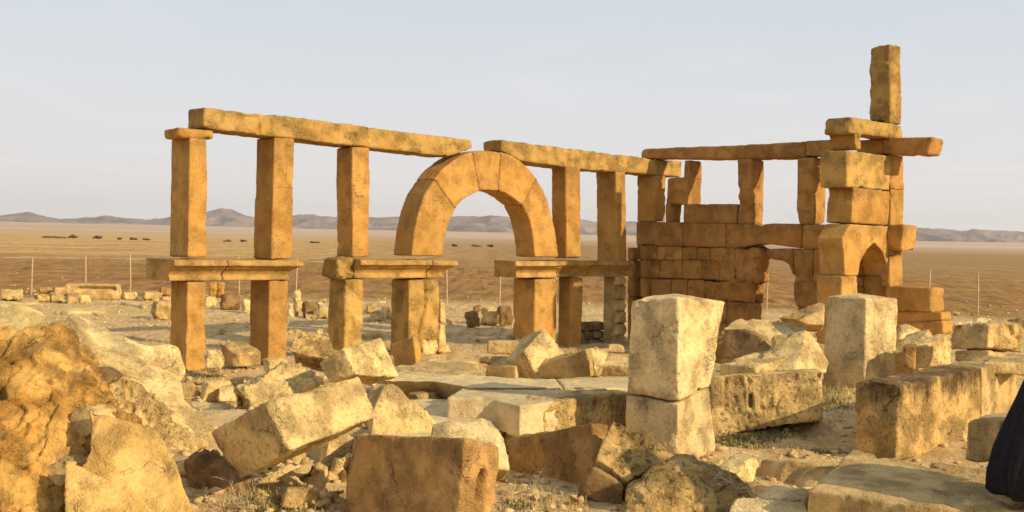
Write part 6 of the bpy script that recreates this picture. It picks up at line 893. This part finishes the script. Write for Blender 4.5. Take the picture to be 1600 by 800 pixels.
# ------------------------------------------------------------------ wire fence along the field
def tube_pts(path, rad, seg=6):
    path = [np.array(p, float) for p in path]
    V, F = [], []
    for k, p in enumerate(path):
        d = path[min(k + 1, len(path) - 1)] - path[max(k - 1, 0)]
        d /= np.linalg.norm(d)
        a = np.cross(d, (0, 0, 1.)) if abs(d[2]) < .9 else np.cross(d, (1., 0, 0))
        a /= np.linalg.norm(a); b = np.cross(d, a)
        r = rad[k] if isinstance(rad, (list, tuple)) else rad
        for s in range(seg):
            t = 2 * math.pi * s / seg
            V.append(p + r * (math.cos(t) * a + math.sin(t) * b))
        if k:
            o = (k - 1) * seg
            for s in range(seg):
                F.append((o + s, o + (s + 1) % seg, o + seg + (s + 1) % seg, o + seg + s))
    return V, F
def mesh_from(name, V, F, smooth=True):
    me = bpy.data.meshes.new(name)
    me.from_pydata([tuple(v) for v in V], [], [tuple(f) for f in F])
    me.update()
    if smooth:
        me.polygons.foreach_set('use_smooth', np.ones(len(me.polygons), dtype=bool))
    return me
def simple_mat(name, a, b, scale=8., rough=.9, bump=.3):
    m, nt, bs = mat_base(name, rough)
    tcn = nd(nt, 'ShaderNodeTexCoord')
    n = noise(nt, tcn.outputs['Object'], scale, 4, .65)
    c = mixc(nt, ramp(nt, n, .35, .65), a, b)
    nt.links.new(c, bs.inputs['Base Color'])
    bp = nd(nt, 'ShaderNodeBump'); bp.inputs['Strength'].default_value = bump; bp.inputs['Distance'].default_value = .01
    nt.links.new(n, bp.inputs['Height']); nt.links.new(bp.outputs[0], bs.inputs['Normal'])
    return m
wood = simple_mat('weathered_post', (.40, .27, .14), (.55, .41, .24), 12.)
wire_m = simple_mat('rusty_wire', (.30, .20, .12), (.42, .32, .22), 20., .6)
FY = 41.5
def gz1(x, y):
    return float(ground_z(np.array([float(x)]), np.array([float(y)]))[0])
fr = empty('wire_fence', (0, FY, 0))
tag(fr, 'wire fence on thin pale posts between the ruins and the ploughed field', 'fence')
rnd = random.Random(5)
tops = []
for px in (-130, -40, 50, 135, 205, 290, 375, 412, 463, 540, 620, 700, 782, 870, 950, 1035, 1120, 1199, 1285, 1370, 1452, 1530, 1615, 1700):
    Yp = FY + rnd.uniform(-.4, .4)
    x = (px - 800) / 1790. * Yp
    z = gz1(x, Yp)
    ln_x, ln_y = rnd.uniform(-.05, .05), rnd.uniform(-.05, .05)
    hgt = rnd.uniform(1.35, 1.6)
    path = [(x, Yp - FY, z - .2), (x + ln_x * .5, Yp - FY, z + hgt * .5), (x + ln_x, Yp - FY + ln_y, z + hgt)]
    V, F = tube_pts(path, [.030, .027, .022], 7)
    F.append(tuple(range(len(V) - 7, len(V))))
    put('post', mesh_from('post', V, F), wood, parent=fr)
    tops.append((x, Yp - FY, z, hgt, ln_x, ln_y))
for frac in (.35, .66, .92):
    pts = []
    for k, (x, y, z, hgt, lx, ly) in enumerate(tops):
        p = np.array((x + lx * frac, y + ly * frac + .03, z + hgt * frac))
        if k:
            mid = (pts[-1] + p) / 2 - np.array((0, 0, .04))
            pts.append(mid)
        pts.append(p)
    V, F = tube_pts(pts, .002, 4)
    put('wire', mesh_from('wire', V, F), wire_m, parent=fr)

# ------------------------------------------------------------------ vegetation
def blades(spots, seed, hmin, hmax, spread, n, wid=.006, bend=.5):
    r = np.random.RandomState(seed)
    V, F = [], []
    for (x, y, s) in spots:
        k = max(4, int(n * s))
        bx = x + r.normal(0, spread * s, k); by = y + r.normal(0, spread * s, k)
        bz = ground_z(bx, by)
        an = r.uniform(0, 2 * math.pi, k); hh = r.uniform(hmin, hmax, k) * s
        bd = r.uniform(.1, bend, k) * hh
        for i in range(k):
            c, s_ = math.cos(an[i]), math.sin(an[i])
            px_, py_ = -s_ * wid, c * wid
            o = len(V)
            V.append((bx[i] - px_, by[i] - py_, bz[i] - .01)); V.append((bx[i] + px_, by[i] + py_, bz[i] - .01))
            mx, my = bx[i] + c * bd[i] * .35, by[i] + s_ * bd[i] * .35
            V.append((mx - px_ * .7, my - py_ * .7, bz[i] + hh[i] * .6)); V.append((mx + px_ * .7, my + py_ * .7, bz[i] + hh[i] * .6))
            V.append((bx[i] + c * bd[i], by[i] + s_ * bd[i], bz[i] + hh[i]))
            F.append((o, o + 1, o + 3, o + 2)); F.append((o + 2, o + 3, o + 4))
    return V, F
def gp(px, py, z=0.0):
    Yd = (EYE - z) * 1790. / (py - (360 + .0207 * px))
    return ((px - 800) / 1790. * Yd, Yd)
rr = np.random.RandomState(3)
dry = []
for (x0, x1, y0, y1, n, s) in [(350, 520, 758, 800, 55, 1.0), (800, 900, 765, 800, 22, .9), (1000, 1180, 785, 810, 22, 1.0), (1285, 1345, 640, 668, 20, 1.3),
                               (600, 760, 560, 582, 30, .8), (290, 420, 575, 615, 34, .6), (1140, 1330, 655, 705, 50, .7), (210, 460, 480, 570, 90, .9), (0, 260, 470, 500, 60, .9),
                               (480, 800, 480, 540, 160, .9), (0, 260, 465, 500, 120, 1.), (210, 460, 470, 560, 150, .9), (560, 800, 540, 580, 60, .7), (360, 430, 572, 600, 20, .8), (1400, 1600, 488, 500, 40, 1.), (905, 980, 540, 552, 12, .7)]:
    for _ in range(n):
        X, Y = gp(rr.uniform(x0, x1), rr.uniform(y0, y1))
        dry.append((X, Y, s * rr.uniform(.5, 1.2)))
V, F = blades(dry, 11, .02, .12, .13, 30, .0035, 1.6)
gm = simple_mat('dry_grass', (.46, .33, .13), (.60, .47, .22), 3., .8, 0)
o = put('dry_grass', mesh_from('dry_grass', V, F, False), gm)
tag(o, 'dry straw coloured grass tufts between the stones', 'grass', kind='stuff')
green = []
for (x0, x1, y0, y1, n, s) in [(1140, 1200, 664, 700, 60, .8), (1190, 1260, 655, 690, 55, .8), (1240, 1330, 640, 670, 40, .8), (1285, 1330, 700, 715, 12, .6), (640, 720, 562, 580, 40, .7),
                               (295, 350, 575, 590, 26, .7), (430, 480, 568, 575, 12, .7), (305, 350, 600, 612, 14, .6), (400, 440, 788, 802, 20, 1.), (800, 830, 780, 800, 10, .7)]:
    for _ in range(n):
        X, Y = gp(rr.uniform(x0, x1), rr.uniform(y0, y1))
        green.append((X, Y, s * rr.uniform(.5, 1.2)))
V, F = blades(green, 12, .015, .07, .10, 46, .007, 1.6)
gm2 = simple_mat('green_weed', (.12, .125, .04), (.24, .20, .07), 3., .8, 0)
o = put('green_weeds', mesh_from('green_weeds', V, F, False), gm2)
tag(o, 'low olive green weeds at the foot of the stones', 'weeds', kind='stuff')
# dry twigs over the overgrown boulder
twm = simple_mat('dry_twig', (.42, .31, .18), (.56, .44, .28), 9., .8, 0)
def twigs(name, px, py, z, n, L, seed, label):
    r = random.Random(seed)
    X, Y = gp(px, py, z)
    V, F = [], []
    def branch(p, d, l, rad, lev):
        pts = [p]
        for _ in range(5):
            d = d + np.array([r.gauss(0, .22), r.gauss(0, .22), r.gauss(-.03, .16)])
            d /= np.linalg.norm(d)
            p = p + d * l / 5
            pts.append(p)
            if lev < 2 and r.random() < .65:
                d2 = d + np.array([r.gauss(0, .7), r.gauss(0, .7), r.gauss(.1, .5)])
                branch(p, d2 / np.linalg.norm(d2), l * .55, rad * .6, lev + 1)
        v, f = tube_pts(pts, [rad * (1 - .14 * k) for k in range(6)], 4)
        o = len(V); V.extend(v); F.extend([tuple(i + o for i in ff) for ff in f])
    for _ in range(n):
        a = r.uniform(0, 2 * math.pi)
        branch(np.array([r.gauss(0, .06), r.gauss(0, .06), 0.]), np.array([math.cos(a), math.sin(a) * .6 - .3, r.uniform(.2, .8)]), L * r.uniform(.4, .8), .0042, 0)
    o = put(name, mesh_from(name, V, F), twm, (X, Y, z))
    tag(o, label, 'dry bush')
twigs('dry_bush', 1090, 775, .10, 16, .42, 1, 'leafless tangled dry bush growing over the sloping brown boulder')
twigs('dry_bush', 830, 775, .0, 7, .34, 2, 'thin leafless twigs on the dirt at the foot of the dark orange leaning block')
twigs('dry_bush', 1160, 762, .2, 5, .40, 3, 'two crossed bare twigs beside the thin upright slab')
twigs('dry_bush', 365, 792, .05, 10, .30, 4, 'dry spiky bush at the bottom edge before the dark shaded boulder')
twigs('dry_bush', 1312, 640, .02, 14, .38, 6, 'dry yellow bush at the foot of the right pier')

# far shrubs: stems and many small leaf faces each
leafm = simple_mat('shrub_leaf', (.09, .075, .04), (.15, .12, .06), 2., .8, 0)
stemm = simple_mat('shrub_stem', (.14, .09, .05), (.2, .14, .08), 5., .9, 0)
def shrub(px, py, wpx, hpx, label, seed):
    r = np.random.RandomState(seed)
    Y = 420. + r.uniform(-30, 30)
    X = (px - 800) / 1790. * Y
    gz = gz1(X, Y)
    sz = Y / 1790.
    W, H = wpx * sz * .75, hpx * sz * .9
    e = empty('shrub', (X, Y, gz)); tag(e, label, 'shrub', 'shrubs on the far plain')
    n = 420
    cl = r.normal(0, 1, (9, 3)) * np.array([.32, .3, .22]) * np.array([W, W, H]) + np.array([0, 0, H * .5])
    V, F = [], []
    for i in range(n):
        c = cl[r.randint(9)] + r.normal(0, 1, 3) * np.array([.10 * W, .10 * W, .14 * H])
        c[2] = max(.1, c[2])
        a = r.normal(0, 1, 3); a /= np.linalg.norm(a)
        b = np.cross(a, r.normal(0, 1, 3)); b /= np.linalg.norm(b)
        s = .22
        o = len(V)
        V += [c - a * s, c + b * s * .6, c + a * s, c - b * s * .6]
        F.append((o, o + 1, o + 2, o + 3))
    put('crown', mesh_from('crown', V, F, False), leafm, parent=e)
    V, F = [], []
    for i in range(5):
        a = r.uniform(0, 6.28)
        v, f = tube_pts([(0, 0, -.2), (math.cos(a) * W * .12, math.sin(a) * W * .12, H * .35), (math.cos(a) * W * .25, math.sin(a) * W * .25, H * .7)], [.09, .06, .03], 5)
        o = len(V); V += v; F += [tuple(k + o for k in ff) for ff in f]
    put('stem', mesh_from('stem', V, F), stemm, parent=e)
for k, (px, py, w, hh, lab) in enumerate([
    (115, 366, 15, 6, 'dark rounded shrub on the far plain, second biggest on the left side'),
    (152, 366, 13, 5, 'dark shrub on the far plain, right of the biggest pair at left'),
    (73, 367, 12, 3, 'low dark shrub on the far plain, leftmost of the row'),
    (90, 367, 22, 3, 'long low dark shrub on the far plain between two rounder ones'),
    (186, 367, 7, 3, 'tiny shrub on the far plain left of the first pillar'),
    (208, 368, 12, 4, 'low shrub on the far plain just left of the first pillar'),
    (228, 367, 10, 3, 'faint low shrub on the far plain touching the first pillar'),
    (356, 370, 12, 4, 'shrub on the far plain seen between the first two pillars'),
    (380, 371, 12, 4, 'shrub on the far plain seen just left of the second pillar'),
    (490, 373, 16, 3, 'low shrub on the far plain between the second and third pillars'),
    (710, 378, 8, 4, 'small shrub on the far plain, leftmost seen through the arch'),
    (742, 378, 22, 3, 'long low shrub on the far plain, middle one seen through the arch'),
    (768, 379, 9, 4, 'dark shrub on the far plain, rightmost seen through the arch')]):
    shrub(px, py, w, hh, lab, 100 + k)

# ------------------------------------------------------------------ loose chunks of stone
def chunk_mesh(seed, S):
    r = np.random.RandomState(seed)
    bm = bmesh.new()
    ax = np.array([1., r.uniform(.55, .95), r.uniform(.4, .75)])
    for _ in range(11):
        v = r.uniform(-1, 1, 3)
        v = v / max(np.abs(v)) * r.uniform(.75, 1.)
        bm.verts.new(tuple(v * ax * S * .5))
    bmesh.ops.convex_hull(bm, input=bm.verts[:])
    for v in [v for v in bm.verts if not v.link_faces]:
        bm.verts.remove(v)
    me = bpy.data.meshes.new('raw'); bm.to_mesh(me); bm.free()
    P, q, ed = remesh(me, S / 26.)
    A = smooth_pts(P, ed, len(P), 1)
    N = vnormals(A, q)
    A = A + N * (S * (.05 * fbm(A / S, 3., 3, seed) + .35 * facets(A / S, 3.2, seed)))[:, None]
    A[:, 2] -= A[:, 2].min()
    return grid_mesh('rubble_chunk', A, q)
CH = [chunk_mesh(500 + k, .3) for k in range(14)]
chm = [MAT['pale'], MAT['tan'], MAT['yellow'], MAT['white']]
for k, me in enumerate(CH):
    me.materials.append(chm[k % 4])
rc = np.random.RandomState(77)
ORD = ['first', 'second', 'third', 'fourth', 'fifth', 'sixth', 'seventh', 'eighth', 'ninth', 'tenth', 'eleventh', 'twelfth', 'thirteenth', 'fourteenth', 'fifteenth', 'sixteenth', 'seventeenth', 'eighteenth']
for (x0, x1, y0, y1, n, s0, s1, zone) in [
    (300, 560, 590, 630, 12, .14, .42, 'behind the long propped block'), (400, 540, 735, 800, 18, .14, .46, 'under the long propped block'),
    (560, 800, 556, 600, 13, .14, .40, 'on the ground before the arch'), (900, 975, 545, 575, 5, .1, .25, 'at the foot of the ribbed jamb'),
    (790, 980, 765, 800, 9, .06, .20, 'in the dirt below the speckled leaning block'), (1130, 1330, 600, 650, 6, .08, .22, 'behind the long slit block'),
    (1140, 1330, 690, 735, 10, .05, .16, 'on the weedy path between the upright piers'), (250, 345, 575, 690, 10, .08, .30, 'beside the large sloping slab'),
    (560, 700, 640, 690, 9, .15, .4, 'in the sunken part of the platform'), (1200, 1290, 485, 540, 8, .15, .4, 'in front of the ruined doorway'),
    (20, 250, 462, 500, 9, .12, .35, 'scattered on the dirt at the far left'), (330, 620, 470, 545, 14, .12, .35, 'scattered behind the left pillars'),
    (700, 800, 500, 540, 6, .1, .3, 'behind the arch'), (1410, 1600, 485, 520, 9, .15, .4, 'near the field edge at the right')]:
    pos = sorted((rc.uniform(x0, x1), rc.uniform(y0, y1)) for _ in range(n))
    for k, (ux, uy) in enumerate(pos):
        X, Y = gp(ux, uy)
        ci = rc.randint(len(CH))
        o = bpy.data.objects.new('rubble_chunk', CH[ci])
        COL.objects.link(o)
        sc_ = rc.uniform(s0, s1) / .3
        o.location = (X, Y, gz1(X, Y) - .02 * sc_)
        o.rotation_euler = (rc.normal(0, .15), rc.normal(0, .15), rc.uniform(0, 6.28))
        o.scale = (sc_,) * 3
        place = 'leftmost' if k == 0 else 'rightmost' if k == n - 1 else ORD[k] + ' from the left'
        tag(o, '%s stone chunk, %s %s' % (('pale', 'tan', 'yellow', 'whitish')[ci % 4], place, zone), 'stone', 'loose chunks ' + zone)

# ------------------------------------------------------------------ gravel and stones in the field
def gravel(n, seed, y0, y1, smin, smax, power=2.0):
    r = np.random.RandomState(seed)
    ico = [(0, 0, 1), (.894, 0, .447), (.276, .851, .447), (-.724, .526, .447), (-.724, -.526, .447), (.276, -.851, .447),
           (.724, .526, -.447), (-.276, .851, -.447), (-.894, 0, -.447), (-.276, -.851, -.447), (.724, -.526, -.447), (0, 0, -1)]
    fc = [(0,1,2),(0,2,3),(0,3,4),(0,4,5),(0,5,1),(1,6,2),(2,7,3),(3,8,4),(4,9,5),(5,10,1),(6,7,2),(7,8,3),(8,9,4),(9,10,5),(10,6,1),(11,7,6),(11,8,7),(11,9,8),(11,10,9),(11,6,10)]
    ico = np.array(ico); fc = np.array(fc)
    Y = y0 + (y1 - y0) * r.uniform(0, 1, n) ** power
    X = r.uniform(-.56, .56, n) * Y
    Zg = ground_z(X, Y)
    s = smin + (smax - smin) * r.uniform(0, 1, n) ** 4
    V = ico[None] * (1 + .35 * r.uniform(-1, 1, (n, 12, 1))) * (s[:, None, None] * (.6 + .6 * r.uniform(0, 1, (n, 1, 3)))) * np.array([1, 1, .6])
    V = V + np.stack([X, Y, Zg + s * .12], 1)[:, None]
    F = fc[None] + (np.arange(n) * 12)[:, None, None]
    return V.reshape(-1, 3), F.reshape(-1, 3)
V, F = gravel(15000, 21, 9, 46, .010, .075)
o = put('gravel', grid_mesh('gravel', V, F, False), simple_mat('gravel_stone', (.40, .27, .12), (.64, .47, .24), .8, .9, .2))
tag(o, 'loose gravel and stone chips on the dirt among the ruins', 'gravel', kind='stuff')
V, F = gravel(2600, 22, 44, 110, .02, .09, 1.2)
o = put('field_stones', grid_mesh('field_stones', V, F, False), simple_mat('field_stone', (.24, .14, .06), (.46, .33, .19), .3, .9, .2))
tag(o, 'clods and pale stones scattered over the ploughed field', 'stones', kind='stuff')

# ------------------------------------------------------------------ person in a dark robe, standing on the broad slab
PX, PY, PZ = 4.19, 8.5, .46
pe = empty('person', (PX, PY, PZ))
tag(pe, 'person in a long dark robe standing at the right edge, cut off by the frame', 'person')
skin = simple_mat('skin', (.42, .25, .16), (.46, .28, .18), 20., .6, .05)
cloth = simple_mat('dark_cloth', (.010, .009, .011), (.020, .017, .020), 30., .9, .3)
scarf_m = simple_mat('scarf_cloth', (.03, .03, .045), (.05, .05, .07), 30., .9, .3)
def skin_body():
    me = bpy.data.meshes.new('body')
    v = [((0, 0, .92), .13), ((0, 0, 1.08), .12), ((0, .01, 1.28), .14), ((0, .01, 1.40), .07), ((0, .02, 1.47), .055), ((0, .03, 1.56), .085), ((0, .03, 1.64), .075)]
    e = [(0, 1), (1, 2), (2, 3), (3, 4), (4, 5), (5, 6)]
    for s in (-1, 1):
        o = len(v)
        v += [((s * .09, 0, .86), .09), ((s * .095, .01, .48), .06), ((s * .10, -.01, .09), .038), ((s * .10, .12, .035), .035)]
        e += [(0, o), (o, o + 1), (o + 1, o + 2), (o + 2, o + 3)]
        o = len(v)
        v += [((s * .16, .01, 1.34), .06), ((s * .20, .02, 1.08), .042), ((s * .06, .24, 1.02), .028), ((s * .03, .27, 1.02), .024)]
        e += [(2, o), (o, o + 1), (o + 1, o + 2), (o + 2, o + 3)]
        for k in range(5):
            q0 = len(v)
            dz = (k - 2) * .018
            ln_ = (.045, .07, .078, .07, .055)[k]
            v += [((s * (.03 - ln_ * .5), .285 - (.02 if k == 0 else 0), 1.02 + dz), .009), ((s * (.03 - ln_), .275, 1.015 + dz), .008)]
            e += [(o + 3, q0), (q0, q0 + 1)]
    me.from_pydata([a for a, b in v], e, [])
    ob = put('body', me, skin, parent=pe)
    md = ob.modifiers.new('s', 'SKIN')
    for i, (a, b) in enumerate(v):
        me.skin_vertices[0].data[i].radius = (b, b)
    me.skin_vertices[0].data[0].use_root = True
    sb = ob.modifiers.new('u', 'SUBSURF'); sb.levels = 2; sb.render_levels = 2
    return ob
skin_body()
def robe(levels, name, mt, folds=9, amp=.05, seed=0):
    V, F = [], []
    n = 96
    lv = np.linspace(0, len(levels) - 1, 60)
    L_ = np.array(levels, float)
    for li, t in enumerate(lv):
        z, rx, ry, ox, oy = [np.interp(t, np.arange(len(L_)), L_[:, c]) for c in range(5)]
        k = 1 - li / 59.
        for s in range(n):
            a = 2 * math.pi * s / n
            w = 1 + amp * (.25 + k) * (math.sin(folds * a + seed + z * 1.1) * .5 + .35 * math.sin((folds * 2 + 1) * a + 2 + z * 3) * k)
            V.append((ox + rx * w * math.cos(a), oy + ry * w * math.sin(a), z))
        if li:
            o = (li - 1) * n
            for s in range(n):
                F.append((o + s, o + (s + 1) % n, o + n + (s + 1) % n, o + n + s))
    F.append(tuple(range(n - 1, -1, -1)))
    ob = put(name, mesh_from(name, V, F), mt, parent=pe)
    return ob
robe([(0.02, .50, .34, 0, 0), (.06, .545, .40, 0, 0), (.20, .55, .40, .0, 0), (.38, .525, .38, .01, 0), (.60, .465, .33, .03, 0), (.85, .37, .27, .03, 0), (1.05, .27, .23, .02, .02), (1.22, .21, .20, .01, .03),
      (1.34, .19, .15, 0, .02), (1.41, .10, .09, 0, .01), (1.45, .06, .06, 0, .01)], 'robe', cloth, 9, .13)
robe([(1.30, .17, .14, 0, 0), (1.38, .14, .13, 0, 0), (1.46, .10, .11, 0, 0), (1.55, .105, .125, 0, .0), (1.63, .10, .12, 0, .0), (1.70, .07, .08, 0, .01), (1.725, .02, .02, 0, .01)], 'headscarf', scarf_m, 7, .03)
for s in (-1, 1):
    V, F = tube_pts([(s * .19, .02, 1.32), (s * .225, .02, 1.16), (s * .215, .06, 1.05), (s * .14, .18, 1.02), (s * .07, .25, 1.02)], [.075, .07, .068, .06, .06], 14)
    put('sleeve', mesh_from('sleeve', V, F), cloth, parent=pe)

# ------------------------------------------------------------------ air
bm = bmesh.new()
bmesh.ops.create_cube(bm, size=1.0)
for v in bm.verts:
    v.co = Vector((v.co.x * 30000, v.co.y * 30000, -8.0 if v.co.z < 0 else 230.0))
me = bpy.data.meshes.new('haze'); bm.to_mesh(me); bm.free()
hm = bpy.data.materials.new('air'); hm.use_nodes = True
hm.node_tree.nodes.clear()
ho = hm.node_tree.nodes.new('ShaderNodeOutputMaterial')
pv = hm.node_tree.nodes.new('ShaderNodeVolumePrincipled')
pv.inputs['Color'].default_value = (.93, .90, .92, 1)
pv.inputs['Density'].default_value = 7.0e-5
pv.inputs['Anisotropy'].default_value = 0.2
hm.node_tree.links.new(pv.outputs[0], ho.inputs['Volume'])
hz_o = put('haze', me, hm)
tag(hz_o, kind='stuff')
